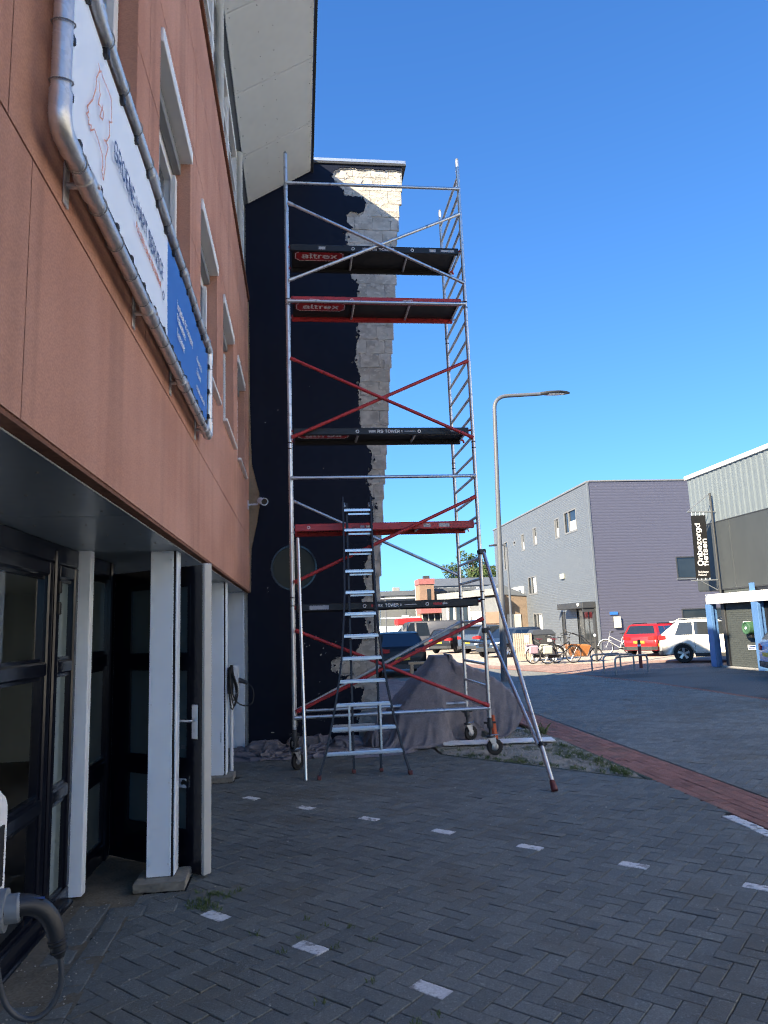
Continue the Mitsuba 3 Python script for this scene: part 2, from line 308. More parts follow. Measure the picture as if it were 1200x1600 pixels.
class Put:
    """collects a thing's parts in local coordinates and puts them in the world at (x, y, z) turned by rz degrees"""
    def __init__(s, o, rz, lean=0.0, scale=1.0):
        a = math.radians(rz); s.o = np.asarray(o, float)
        s.R = np.array([[math.cos(a), -math.sin(a), 0], [math.sin(a), math.cos(a), 0], [0, 0, 1]])
        l = math.radians(lean); s.R = s.R@np.array([[1, 0, 0], [0, math.cos(l), -math.sin(l)], [0, math.sin(l), math.cos(l)]])*scale
    def __call__(s, m):
        m = cat(m).copy(); m.vertices = m.vertices@s.R.T+s.o; return m

# ------------------------------------------------------------------ ground
def quad_sheet(name, poly, z, mat, parent=None, **kw):
    gs = getattr(poly, 'geoms', [poly]); ms = []
    for g in gs:
        v, f = trimesh.creation.triangulate_polygon(g, engine='earcut'); ms.append(tm(np.c_[v, np.full(len(v), z)], f))
    return add(name, ms, mat, parent, **kw)
quad_sheet('ground', sbox(-400, -400, 500, 900), -0.075, 'm_ground', kind='structure', label='pale ground between the far buildings')
W_ = 0.0967; RU, RV = np.array([1, -1])/2**.5, np.array([1, 1])/2**.5
def herringbone(poly, ou, ov):
    """centres, directions of the long side and whether the brick lies along RU, of the bricks whose centre is in poly"""
    x0, y0, x1, y1 = poly.bounds; out = []
    us = [np.dot(c, RU) for c in ((x0, y0), (x1, y0), (x0, y1), (x1, y1))]; vs = [np.dot(c, RV) for c in ((x0, y0), (x1, y0), (x0, y1), (x1, y1))]
    for i in range(int((min(us)-ou)/W_)-2, int((max(us)-ou)/W_)+2):
        for j in range(int((min(vs)-ov)/W_)-2, int((max(vs)-ov)/W_)+2):
            t = (i-j) % 4
            if t == 0: c, d = RU*(ou+(i+1)*W_)+RV*(ov+(j+.5)*W_), RU
            elif t == 3: c, d = RU*(ou+(i+.5)*W_)+RV*(ov+(j+1)*W_), RV
            else: continue
            if x0-.1 < c[0] < x1+.1 and y0-.1 < c[1] < y1+.1: out.append((c, d, t == 0))
    return out
def brick_mesh(c, d, L, w, z=0.0, ch=0.0028, jit=0.0012, poly=None):
    e = np.array([-d[1], d[0]]); hl, hw = L/2-0.0022, w/2-0.0022
    ring = [c+d*a*hl+e*b*hw for a, b in ((-1, -1), (1, -1), (1, 1), (-1, 1))]
    if poly is not None:
        g = Polygon(ring)
        if not poly.contains(g):
            if not poly.intersects(g): return None
            g = g.intersection(poly)
            if g.geom_type != 'Polygon' or g.area < 0.06*L*w: return None
            m = xy(g, z-0.035, 0.035); return m.vertices, m.faces
    ring = np.array(ring); n = 4; ins = c+(ring-c)*(1-ch/np.array(hw)); ins = c+d*((ring-c)@d*(1-ch/hl))[:, None]+e*((ring-c)@e*(1-ch/hw))[:, None]
    tilt = rng.normal(0, jit/0.1, 2)*0.55; zt = z+rng.normal(0, jit)+((ring-c)@tilt)
    V = np.vstack([np.c_[ring, np.full(4, z-0.035)], np.c_[ring, zt-ch*0.8], np.c_[ins, zt]])
    F = []
    for k in (0, 4):
        for j in range(4):
            q = [k+j, k+(j+1) % 4, k+4+(j+1) % 4, k+4+j]; F += [[q[0], q[1], q[2]], [q[0], q[2], q[3]]]
    F += [[8, 9, 10], [8, 10, 11]]
    return V, np.array(F)
def in_view(c):
    q = c[0]*0.1189+c[1]*0.98, c[0]*0.9927-c[1]*0.1145
    return q[0] > 1.5 and abs(q[1]/q[0]) < 0.62 and math.hypot(c[0], c[1]) > 2.3
def lay(holder, name, bricks, mats, n_parts=300):
    """bricks: (centre, (V, F), material key); the nearest in view become parts, the rest one part"""
    seen = sorted([b for b in bricks if in_view(b[0])], key=lambda b: b[0][0]**2+b[0][1]**2)[:n_parts]
    ids = {id(b) for b in seen}
    for c, (V, F), m in seen:
        add(name, tm(V, F), m, holder, uv=np.tile(rng.random(2), (len(V), 1)))
    for m in mats:
        rest = [b for b in bricks if id(b) not in ids and b[2] == m]
        if not rest: continue
        V, F, U, at = [], [], [], 0
        for c, (v, f), _ in rest:
            V.append(v); F.append(f+at); U.append(np.tile(rng.random(2), (len(v), 1))); at += len(v)
        add(name+'_field', tm(np.vstack(V), np.vstack(F)), m, holder, uv=np.vstack(U), kind='stuff')
# the parking bay in dark herringbone pavers, its white pavers marking the bays
park = Polygon([(-1.06, -3), (3.53, -3), (3.57, 7.24), (1.76, 9.38), (1.70, 10.93), (-1.06, 10.93)])
k_park = quad_sheet('parking_paving', Polygon([(-1.9, -22), (3.55, -22), (3.59, 7.24), (1.77, 9.39), (1.71, 10.95), (-1.9, 10.95)]), -0.012, 'm_bed', kind='structure', label='dark herringbone paved parking bay in front of the building')
d0 = np.array([-0.52, 7.65]); ou = float(d0@RU)-W_; ov = float(np.array([0.58, 6.53])@RV)-0.5*W_
hb = herringbone(Polygon([(-1.06, 2.0), (3.53, 2.0), (3.57, 7.24), (1.76, 9.38), (1.70, 10.93), (-1.06, 10.93)]), ou, ov)
dash = [d0+RU*8*W_*i for i in range(7)]+[np.array([-0.53, 4.52]), np.array([0.04, 4.0]), np.array([0.58, 3.46]), np.array([1.13, 2.9])]
hs = np.array([b[0] for b in hb if b[2]]); white = {tuple(hs[np.argmin(((hs-d)**2).sum(1))]) for d in dash}
bricks = []
plinths = unary_union([sbox(-1.125, 5.09, -0.775, 5.40), sbox(-1.125, 8.45, -0.775, 8.82)])
pk = park.difference(plinths).difference(sbox(3.43, -9, 3.6, 5.875))
for c, d, h in hb:
    q = brick_mesh(c, d, 2*W_, W_, poly=pk)
    if q is not None: bricks.append((c, q, 'm_paver_white' if tuple(c) in white else 'm_paver'))
lay(k_park, 'paver', bricks, ['m_paver', 'm_paver_white'])
for i in range(14):
    V, F = brick_mesh(np.array([3.49+0.004*i*0, 5.77-0.2*i]), np.array([0, 1.0]), 0.196, 0.112, 0.001)
    add('white_paver', tm(V, F), 'm_paver_white', k_park, uv=np.tile(rng.random(2), (len(V), 1)))
# strip along the facade: dirt, then a row of dark slabs
dirt = Polygon([(-1.56, 2.0), (-1.05, 2.0), (-1.05, 10.9), (-1.56, 10.9)])
xs, ys = np.meshgrid(np.linspace(-1.56, -1.05, 12), np.linspace(1.5, 10.9, 160), indexing='ij')
zz = -0.012+0.022*meshkit.fbm(np.stack([xs*9, ys*9, xs*0], -1), 3, 5)
idx = np.arange(xs.size).reshape(xs.shape); f = np.stack([idx[:-1, :-1], idx[1:, :-1], idx[1:, 1:], idx[:-1, 1:]], -1).reshape(-1, 4)
uniq_dirt = add('dirt_strip', tm(np.c_[xs.ravel(), ys.ravel(), zz.ravel()], np.vstack([f[:, :3], f[:, [0, 2, 3]]])), 'm_dirt', kind='structure', smooth=True, label='gritty dirt strip at the foot of the glazed facade')
y = 1.5
while y < 4.9:
    L = 0.44+rng.normal(0, .03)
    if rng.random() < .75: add('loose_slab', box(-1.38+rng.normal(0, .01), -1.215, y, y+L-.008, -.03, .004+rng.normal(0, .003), .006), 'm_paver', uniq_dirt)
    y += L
k_slab = quad_sheet('slab_row', sbox(-1.20, 1.4, -1.055, 4.88), -0.006, 'm_bed', kind='structure', label='row of dark edging slabs between dirt strip and pavers')
y = 1.5
while y < 4.8:
    L = 0.30; add('slab', box(-1.19+rng.normal(0, .004), -1.065, y, min(y+L-0.006, 4.89), -0.03, 0.003+rng.normal(0, .002), 0.005), 'm_paver', k_slab, uv=np.tile(rng.random(2), (24, 1)) if False else None); y += L
# red brick strip along the street
k_red = quad_sheet('brick_strip', Polygon([(3.56, -22), (4.14, -22), (4.14, 6), (4.18, 13), (4.5, 22), (3.9, 22), (3.60, 10), (3.57, 7)]), -0.013, 'm_bed', kind='structure', label='strip of red brick pavers between parking bay and street')
bricks = []
for r in range(6):
    w = 0.0965; x = 3.565+0.0475+r*w; y = 2.0+0.5*(r % 2)*0.19
    while y < 22:
        xx = x+0.012*max(0, y-6)/7+max(0, y-13)*0.033
        bricks.append((np.array([xx, y]), brick_mesh(np.array([xx, y]), np.array([0, 1.0]), 0.193, w), 'm_paver_red')); y += 0.193
lay(k_red, 'red_brick', bricks, ['m_paver_red'])
# the street
street = Polygon([(4.14, -22), (8.86, -22), (8.86, 17.5), (8.3, 22), (6.6, 27), (3.0, 30), (3.0, 22.2), (4.5, 22), (4.18, 13), (4.14, 6)])
k_st = quad_sheet('street', street, -0.010, 'm_street', kind='structure', label='dark grey brick paved street in the shade')
st_near = Polygon([(4.16, 4.2), (8.84, 4.2), (8.84, 17.5), (8.4, 20.5), (4.5, 20.5), (4.20, 13), (4.16, 6)])
bricks = []
for c, d, h in herringbone(st_near, 0.03, 0.05):
    if st_near.distance(Point(c)) > 0.09: continue
    bricks.append((c, brick_mesh(c, d, 2*W_, W_, -0.001, poly=st_near if st_near.exterior.distance(Point(c)) < 0.15 else None), 'm_paver_street'))
bricks = [b for b in bricks if b[1] is not None]
lay(k_st, 'paver', bricks, ['m_paver_street'])
k_kb = quad_sheet('kerb_line', Polygon([(8.86, -22), (9.0, -22), (9.0, 17.5), (8.44, 22.1), (6.7, 27.2), (6.58, 27.05), (8.3, 22), (8.86, 17.5)]), -0.004, 'm_paver_red', kind='structure', label='thin line of reddish kerb bricks along the far side of the street')
quad_sheet('asphalt_apron', Polygon([(9.0, -22), (13.5, -22), (13.5, 22.3), (10.5, 22.4), (8.42, 22.2), (9.0, 17.5)]), -0.008, 'm_asphalt', kind='structure', label='patched dark asphalt in front of the canopy building')
quad_sheet('red_paving', Polygon([(3.0, 30), (6.6, 27), (8.42, 22.2), (10.5, 22.4), (13.5, 22.3), (17, 22.3), (17, 27), (11.2, 26.4), (7.6, 27.5), (6.6, 30.5), (3.0, 33)]), -0.007, 'm_red_soft', kind='structure', label='reddish paving along the edge of the sunlit square')
quad_sheet('square_paving', Polygon([(-6, 33), (3, 33), (6.6, 30.5), (7.6, 27.5), (11.2, 26.4), (17, 27), (24, 27), (24, 70), (-6, 70)]), -0.006, 'm_square', kind='structure', label='pale sunlit paving of the square behind')
quad_sheet('yard_paving', Polygon([(-1.0, 11), (3.0, 11.2), (4.18, 13.05), (4.4, 22), (3.0, 22.2), (3.0, 30), (-1, 30)]), -0.011, 'm_red_soft', kind='structure', label='reddish paving behind the scaffold')
# the sandy patch beside the scaffold
sandp = Polygon([(1.79, 9.41), (3.53, 7.31), (3.56, 10.1), (3.45, 11.1), (1.73, 11.0)])
xs, ys = np.meshgrid(np.linspace(1.6, 3.7, 110), np.linspace(7.2, 11.2, 200), indexing='ij'); pp = np.stack([xs, ys, xs*0], -1)
edge = np.clip((xs-1.79+ (ys-9.41)*0.83)*3, 0, 1)
zz = -0.012+0.028*meshkit.fbm(pp*2.2, 4, 2)*1.2*edge+0.012*meshkit.noise(pp*28, 4)*edge
idx = np.arange(xs.size).reshape(xs.shape); f = np.stack([idx[:-1, :-1], idx[1:, :-1], idx[1:, 1:], idx[:-1, 1:]], -1).reshape(-1, 4)
import shapely
ctr = np.stack([xs, ys], -1).reshape(-1, 2)[f].mean(1); keep = shapely.contains_xy(sandp, ctr[:, 0], ctr[:, 1]); f = f[keep]
k_sand = add('sand_patch', tm(np.c_[xs.ravel(), ys.ravel(), zz.ravel()], np.vstack([f[:, :3], f[:, [0, 2, 3]]])), 'm_sand', smooth=True, kind='structure', label='patch of bare sand and gravel beside the scaffold')
def scatter_on(poly, n):
    x0, y0, x1, y1 = poly.bounds; out = []
    while len(out) < n:
        p = np.c_[rng.uniform(x0, x1, 4*n), rng.uniform(y0, y1, 4*n)]; out += [q for q in p if poly.contains(Point(q))]
    return out[:n]
ms = []
for x, y in scatter_on(sandp.buffer(-0.03), 1500):
    r = rng.uniform(0.004, 0.016); m = trimesh.creation.icosphere(0, r); m.vertices = m.vertices*rng.uniform(.6, 1.2, 3)+[x, y, 0.012]; ms.append(m)
add('gravel', ms, 'm_gravel', kind='stuff', label='loose pebbles scattered over the sand patch', category='gravel')
def tufts(spots, h=(0.02, 0.06), spread=0.03, blades=14):
    V, F = [], []
    for x, y, z in spots:
        for _ in range(blades):
            a, b = rng.uniform(0, 6.28, 2); s = spread*rng.random()**.5; bx, by = x+s*math.cos(a), y+s*math.sin(a)
            hh = rng.uniform(*h); w = min(hh*0.08, .0016)+0.0009; l = rng.uniform(.2, .9)*hh; k = len(V)
            V += [[bx-w*math.sin(b), by+w*math.cos(b), z], [bx+w*math.sin(b), by-w*math.cos(b), z], [bx+l*.5*math.cos(b), by+l*.5*math.sin(b), z+hh*.75], [bx+l*math.cos(b), by+l*math.sin(b), z+hh]]
            F += [[k, k+1, k+2], [k, k+2, k+3], [k+1, k+3, k+2]]
    return tm(V, F)
sp = [(3.40+rng.normal(0, .05), rng.uniform(7.6, 9.6), 0.004) for _ in range(60)]+[(1.95+t*1.5+rng.normal(0, .03), 9.28-t*1.8+rng.normal(0, .03), 0.0) for t in rng.random(50)]+[(x, y, .005) for x, y in scatter_on(sandp, 70)]
sp += [(3.2+rng.normal(0, .09), 8.75+rng.normal(0, .12), .004) for _ in range(14)]+[(3.42+rng.normal(0, .06), 7.75+rng.normal(0, .12), .004) for _ in range(18)]
add('grass', tufts(sp, (0.015, 0.05), 0.03, 10), 'm_grass', kind='stuff', label='thin grass tufts growing on the sand patch and its edges', category='grass')
jt = [(-0.62+rng.normal(0, .06), 4.86+rng.normal(0, .07), 0.0) for _ in range(26)]+[(-0.47, 4.95, 0), (-0.44, 5.0, 0)]
jt += [(x, y, -.004) for x, y in [(-.13, 4.05), (-.02, 4.2), (.1, 4.35), (.25, 4.3), (.0, 4.45), (-.28, 4.3), (.35, 4.1), (.15, 4.05), (.3, 3.65), (.05, 3.5), (.55, 3.3), (.45, 3.25), (-.6, 3.3), (-1.0, 3.2)]]
add('tall_weed', tufts([(3.46+rng.normal(0, .05), 10.55+rng.normal(0, .12), 0) for _ in range(10)], (.04, .17), .07, 6), 'm_grass', kind='stuff', label='dry tall weeds growing beside the right end of the covered heap', category='weeds')
add('joint_weed', tufts(jt, (0.012, 0.035), 0.028, 12), 'm_grass', kind='stuff', label='small green weeds in the paver joints by the white column', category='weeds')
ms = []
for _ in range(170):
    x, y = rng.uniform(-1.0, 3.4), rng.uniform(2.8, 8.8); r = rng.uniform(.0025, .007); m = trimesh.creation.icosphere(0, r); m.vertices = m.vertices*[1, 1, .6]+[x, y, .002]; ms.append(m)
for _ in range(160):
    x, y = rng.uniform(-1.5, -1.1), rng.uniform(2.8, 5.0); r = rng.uniform(.002, .006); m = trimesh.creation.icosphere(0, r); m.vertices = m.vertices*[1, 1, .6]+[x, y, .006]; ms.append(m)
add('grit', ms, 'm_gravel', kind='stuff', label='small pale crumbs of render scattered on the pavers', category='debris')
def strip(name, p, q, w, z0, z1, mat, label):
    p, q = np.array(p, float), np.array(q, float); d = (q-p)/np.linalg.norm(q-p); L = np.linalg.norm(q-p)
    return add(name, put(box(0, L, -w/2, w/2, z0, z1, 0.006), [p[0], p[1], 0], [d[0], d[1], 0], [-d[1], d[0], 0]), mat, kind='structure', label=label)
strip('edging', (1.76, 9.42), (3.555, 7.27), 0.03, -0.05, 0.004, 'm_moss_kerb', 'thin mossy edging between pavers and sand patch')
strip('edging', (3.545, 7.3), (3.57, 10.15), 0.05, -0.05, 0.006, 'm_moss_kerb', 'mossy edging between sand patch and red brick strip')

# ------------------------------------------------------------------ the terracotta building on the left
XW = -0.76
B = thing('terracotta_building', 'terracotta rendered office building with dark glazed ground floor and wide eaves', 'building')
WIN = [(4.97+1.715*i-1.16, 4.97+1.715*i) for i in range(-3, 4)]; WIN = [w for w in WIN if w[0] > -3]; ZS, ZT = 3.84, 5.23
holes = unary_union([sbox(a, ZS, b, ZT) for a, b in WIN])
ycuts = [-4.0, 2.0, 10.98]; zr = [(2.25, 3.05), (3.05, 4.59), (4.59, 5.36), (5.36, 6.20), (6.20, 6.94)]
for (z0, z1) in zr:
    cuts = ycuts if z0 < 3 else [-4.0] + sorted([w[1]+0.28 for w in WIN if -3 < w[1] < 10.5]) + [10.98]
    for a, b in zip(cuts[:-1], cuts[1:]):
        g = sbox(a+0.0035, z0+0.0045, b-0.0035, z1-0.0045).difference(holes)
        if g.area > 1e-3: add('wall_panel', yz(g, XW-0.06, 0.06), 'm_terracotta', B)
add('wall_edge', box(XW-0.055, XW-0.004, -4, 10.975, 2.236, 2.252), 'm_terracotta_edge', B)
add('wall_backing', yz(sbox(-4, 2.262, 10.97, 6.93).difference(holes.buffer(-0.001)), XW-0.13, 0.062), 'm_joint', B)
# upper windows
for i, (a, b) in enumerate(WIN):
    if b < 1: continue
    rv = yz(sbox(a-0.002, ZS-0.002, b+0.002, ZT+0.002).difference(sbox(a+0.004, ZS+0.004, b-0.004, ZT-0.004)), XW-0.17, 0.168)
    add('reveal', rv, 'm_terracotta', B)
    w = add('window', yz(sbox(a+.005, ZS+.005, b-.005, ZT-.005).difference(unary_union([sbox(a+.075, ZS+.08, a+.60, ZT-.28), sbox(a+.66, ZS+.08, b-.075, ZT-.28)])), XW-0.20, 0.07), 'm_white_paint', B)
    add('pane', yz(sbox(a+.07, ZS+.075, b-.07, ZT-.27), XW-0.185, 0.006), 'm_glass_dark', w)
    add('frame', yz(sbox(b-.10, ZS+.05, b-.02, ZT-.26), XW-0.129, 0.035), 'm_white_paint', w)
    add('screen_box', box(XW-0.085, XW+0.018, a+.012, b-.004, ZT-.105, ZT-.008, 0.005), 'm_white_paint', w)
    add('screen_rail', box(XW-0.125, XW-0.07, a+.012, b-.012, ZT-.20, ZT-.108, 0.004), 'm_mid_grey', w)
    add('sill', box(XW-0.14, XW+0.045, a-.02, b+.02, ZS-.03, ZS+.0, 0.004), 'm_white_paint', w)
# coping, top row of windows, eaves
cop = []
y = -4.0
while y < 10.9:
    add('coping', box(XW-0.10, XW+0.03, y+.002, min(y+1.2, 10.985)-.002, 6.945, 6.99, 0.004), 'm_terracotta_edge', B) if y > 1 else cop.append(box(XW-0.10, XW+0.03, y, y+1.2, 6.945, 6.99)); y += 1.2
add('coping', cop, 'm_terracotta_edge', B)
XR = -0.86
add('ribbon_glass', box(XR-0.03, XR-0.02, 0.5, 10.96, 6.99, 8.62), 'm_glass_dark', B)
rib = add('ribbon_window', [box(XR-.03, XR+.05, 0.5, 10.96, 6.992, 7.06, .004), box(XR-.03, XR+.05, 0.5, 10.96, 8.50, 8.60, .004), box(XR-.03, XR+.035, .5, 10.96, 7.95, 8.01, .004)], 'm_white_paint', B)
for y in (2.0, 3.6, 5.2, 6.8, 8.4, 9.6, 10.92):
    add('mullion', box(XR-.03, XR+.045, y-.035, y+.035, 7.062, 8.498, .004), 'm_white_paint', rib)
for y in (7.05, 9.62):
    add('post', sweep([[XR+.085, y, 6.99], [XR+.085, y, 8.60]], .045, 14), 'm_cream', rib)
ey = [-4, 1.0, 2.25, 3.5, 4.75, 6.0, 7.25, 8.5, 9.75, 10.93]
sl = np.array([1.05, 0, 0.64]); sl /= np.linalg.norm(sl)
for a, b in zip(ey[:-1], ey[1:]):
    e = add('eaves_panel', put(box(0, 1.215, 0, b-a-.007, 0, .02, .003), [-0.74, a, 8.63], sl, [0, 1, 0]), 'm_soffit_beige', B)
sc = []
for a, b in zip(ey[1:-1], ey[2:]):
    for t in (.05, .42, .62, 1.17):
        for s in np.linspace(a+.06, b-.06, 4):
            q = np.array([-0.74, s, 8.63])+sl*t; sc.append(cyl(q-np.array([0, 0, .003]), [-sl[2], 0, sl[0]], .006, .008, 8))
add('screw', sc, 'm_mid_grey', B, kind='stuff')
add('roof', [put(box(-2.6, 1.23, -4, 10.98, .024, .20), [-0.74, 0, 8.63], sl, [0, 1, 0]), box(-8, -0.9, -4, 10.98, 8.62, 9.0)], 'm_roof_dark', B)
add('eaves_trim', box(0.305, 0.345, -4, 10.96, 9.26, 9.50, .004), 'm_dark_grey', B)
add('upper_body', box(-8, XW-0.24, -4, 10.97, 2.30, 8.61), 'm_interior', B)
add('soffit_panel', box(-2.2, XW-0.058, 3.62, 8.5, 2.245, 2.262), 'm_soffit_dark', B)
add('soffit_panel', box(-2.2, XW-0.058, -4, 3.61, 2.245, 2.262), 'm_soffit_dark', B)
add('soffit_panel', box(-2.2, XW-0.058, 8.51, 10.9, 2.245, 2.262), 'm_soffit_dark', B)
add('soffit_trim', box(XW-0.0595, XW-0.056, -4, 10.97, 2.232, 2.262), 'm_white_paint', B)
sc = [cyl([x, y, 2.243], [0, 0, 1], .006, .008, 8) for y in np.arange(2.2, 8.4, .42) for x in (-1.38, -1.12, -.93)]
add('screw', sc, 'm_mid_grey', B, kind='stuff')
# ground floor: interior, glazed front, columns
add('interior_wall', [box(-4.6, -4.5, -4, 10.9, 0, 2.3), box(-4.5, -1.6, 10.7, 10.8, 0, 2.3), box(-4.5, -1.6, -3.1, -3.0, 0, 2.3)], 'm_interior', B)
add('interior_floor', box(-4.5, -1.56, -3, 10.7, -.05, .01), 'm_interior_floor', B)
add('interior_pillar', [box(-1.95, -1.68, 3.3, 3.80, .01, 2.24), box(-2.9, -2.6, 6.0, 6.3, .01, 2.24)], 'm_interior_light', B)
add('interior_desk', [box(-2.6, -1.9, 4.2, 4.9, .70, .74, .004), box(-2.55, -2.5, 4.25, 4.85, .01, .70)], 'm_mid_grey', B)
XF = -1.5
def rail(y0, y1, z0, z1, d=0.07, b=0.008, x=XF): return box(x-d, x, y0, y1, z0, z1, b)
fr = add('glazed_front', [rail(-3, 5.06, 2.12, 2.24), rail(-3, 5.06, 0.0, 0.10, .09)], 'm_frame_navy', B)
ST = [(-3, 0.3), (0.3, 2.6), (2.6, 4.56), (4.66, 5.06)]
for a, b in ((-3, -2.9), (0.25, 0.35), (2.55, 2.65), (4.50, 4.58), (4.635, 4.70), (5.0, 5.065)):
    add('stile', rail(a, b, 0.10, 2.12, .08, .01), 'm_frame_navy', fr)
add('stile', rail(4.585, 4.63, 0.02, 2.20, .05, .01, XF+.012), 'm_frame_navy', fr)
for z0, z1 in ((0.10, 0.62), (0.68, 1.43), (1.50, 2.0)):
    pass
for (a, b) in ((-2.9, .25), (.35, 2.55), (2.65, 4.50), (4.70, 5.0)):
    for z0, z1 in ((.66, .745), (1.435, 1.52), (2.03, 2.12)):
        add('rail', rail(a, b, z0, z1, .07, .012, XF+.004 if b-a > 1 else XF-.004), 'm_frame_navy', fr)
    for z0, z1 in ((.10, .66), (.745, 1.435), (1.52, 2.03)):
        add('bead', yz(sbox(a, z0, b, z1).difference(sbox(a+.025, z0+.02, b-.025, z1-.02)), XF-.055, .035), 'm_frame_navy', fr)
        pn = tm([[XF-.04, a+.02, z0+.015], [XF-.04, b-.02, z0+.015], [XF-.04, b-.02, z1-.015], [XF-.04, a+.02, z1-.015]], [[0, 1, 2], [0, 2, 3]])
        add('pane', pn, 'm_pane' if b-a > 1 else 'm_glass_door', fr)
for z in (1.93, 1.80): add('hinge', box(XF+.002, XF+.03, 4.60, 4.64, z, z+.075, .004), 'm_black', fr)
add('threshold', box(XF-.10, XF+.03, -3, 5.06, -.04, .02, .008), 'm_frame_navy', fr)
add('cover_strip', box(XF-.02, XF+.075, 5.07, 5.155, 0.02, 2.244, .003), 'm_white_panel', B)
dfm = add('door_frame', [rail(5.16, 5.25, 0.0, 2.24, .09, .01, XF+.02), rail(5.87, 5.96, 0, 2.24, .09, .01, XF+.02), rail(5.25, 5.87, 2.10, 2.24, .08), rail(5.25, 5.87, 1.43, 1.52, .06), rail(5.25, 5.87, .62, .72, .06), rail(5.25, 5.87, 0.0, .12, .06)], 'm_frame_navy', B)
for z0, z1 in ((.12, .62), (.72, 1.43), (1.52, 2.10)):
    add('bead', yz(sbox(5.25, z0, 5.87, z1).difference(sbox(5.28, z0+.03, 5.84, z1-.03)), XF-.05, .04), 'm_frame_navy', dfm)
    add('pane', tm([[XF-.03, 5.26, z0+.01], [XF-.03, 5.86, z0+.01], [XF-.03, 5.86, z1-.01], [XF-.03, 5.26, z1-.01]], [[0, 1, 2], [0, 2, 3]]), 'm_glass_door', dfm)
add('hinge_gap_strip', box(XF+.021, XF+.03, 5.955, 5.968, .25, 1.25), 'm_brick_brown', dfm)
# the part of the front beyond the open door, and the far return wall
add('rear_front', [box(XF-.07, XF, 7.0, 7.1, 0, 2.24), box(XF-.07, XF, 8.3, 10.88, 0, 2.24)], 'm_frame_navy', B)
add('return_wall', box(-1.49, -0.845, 10.90, 10.99, 0.0, 2.244, .004), 'm_white_panel', B)
# the open door leaf
hd = np.array([-1.48, 5.95]); ed = np.array([-0.709, 5.314]); dd = (ed-hd)/np.linalg.norm(ed-hd); LD = float(np.linalg.norm(ed-hd))
nD = np.array([dd[1], -dd[0]]); nD = nD if nD[1] < 0 else -nD      # towards the camera
dax, nax = np.array([dd[0], dd[1], 0]), np.array([nD[0], nD[1], 0]); UZ = np.array([0, 0, 1.0])
def D(m): return put(cat(m), [hd[0]-nD[0]*.056, hd[1]-nD[1]*.056, 0], dax, UZ, nax)     # local: x along the leaf, y up, z towards the camera
leafp = sbox(0, .02, LD, 2.15).difference(unary_union([sbox(.19, .28, .87, .66), sbox(.19, .76, .87, 1.41), sbox(.19, 1.50, .87, 2.02)]))
dk = add('door', D(ext(leafp, .055)), 'm_frame_navy', B, label='dark navy glazed door standing open')
for z0, z1 in ((.28, .66), (.76, 1.41), (1.50, 2.02)):
    add('bead', D([put(ext(sbox(.185, z0-.005, .875, z1+.005).difference(sbox(.21, z0+.02, .85, z1-.02)), .008), [0, 0, .052], [1, 0, 0], [0, 1, 0])]), 'm_frame_navy', dk)
    add('pane', D(tm([[.18, z0-.01, .028], [.88, z0-.01, .028], [.88, z1+.01, .028], [.18, z1+.01, .028]], [[0, 1, 2], [0, 2, 3]])), 'm_glass_door', dk)
add('edge_strip', D(box(LD, LD+.028, .02, 2.16, -.012, .058, .004)), 'm_door_edge', dk)
add('handle_plate', D(box(.905, .965, .915, 1.155, .056, .066, .004)), 'm_alu_bright', dk)
add('handle', D(sweep(bend([[.94, 1.045, .06], [.94, 1.045, .115], [.81, 1.045, .115]], 6, .03), .0095, 12)), 'm_chrome', dk)
add('lock', D([cyl([.94, .975, .068], [0, 0, 1], .012, .008, 14)]), 'm_chrome', dk)
stk = add('sticker', D(box(.755, .875, .575, .655, .056, .0585)), 'm_white_print', dk, label='white sticker with a car symbol')
car_sym = unary_union([Polygon([(.79, .60), (.862, .60), (.862, .614), (.848, .618), (.836, .632), (.808, .632), (.80, .617), (.79, .614)]), Point(.805, .60).buffer(.008), Point(.848, .60).buffer(.008)])
add('print', D(put(ext(car_sym.union(LineString([(.765, .64), (.775, .61)]).buffer(.004)), .001), [0, 0, .0588], [1, 0, 0], [0, 1, 0])), 'm_black', stk)
add('sticker', D(box(.76, .80, .835, .862, .029, .031)), 'm_mid_grey', dk)
# white clad columns on concrete plinths
def column(y0, y1):
    c = add('column', box(-1.045, -0.883, y0+.012, y1-.004, .055, 2.244), 'm_dark_grey', B)
    add('cladding', box(-1.052, -0.894, y0, y0+.010, .065, 2.243, .002), 'm_white_panel', c)
    add('cladding', box(-0.880, -0.870, y0+.010, y1, .065, 2.243, .002), 'm_white_panel', c)
    add('corner_strip', box(-0.8925, -0.882, y0+.003, y0+.012, .06, 2.243), 'm_black', c)
    sc = [cyl([x, y0-.002, z], [0, 1, 0], .006, .006, 8) for z in (.14, .66, 1.18, 1.70, 2.18) for x in (-1.035, -.91)]
    sc += [cyl([-.868, y0+.08, z], [1, 0, 0], .006, .006, 8) for z in (.66, 1.70)]
    add('screw', sc, 'm_alu', c, kind='stuff')
    rngp = hull(np.array(box(-1.115, -.785, y0-.10, y1+.03, 0, .06, .004).vertices)); rngp = rngp.subdivide().subdivide().subdivide().subdivide(); v = rngp.vertices; v += (meshkit.fbm(v*[22, 22, 30], 4, 3)[:, None]-.5)*[.018, .018, .010]; rngp.vertices = v
    add('plinth', rngp, 'm_plinth', c, smooth=25)
    return c
column(5.20, 5.36); c2 = column(8.56, 8.78); column(1.84, 2.00); column(-1.5, -1.34)
add('hatch', yz(sbox(0, 0, .001, .001), 0, .001), 'm_dark_grey', c2) if False else None
add('slot', box(-.93, -.925, 8.5565, 8.562, .42, .54), 'm_dark_grey', c2)
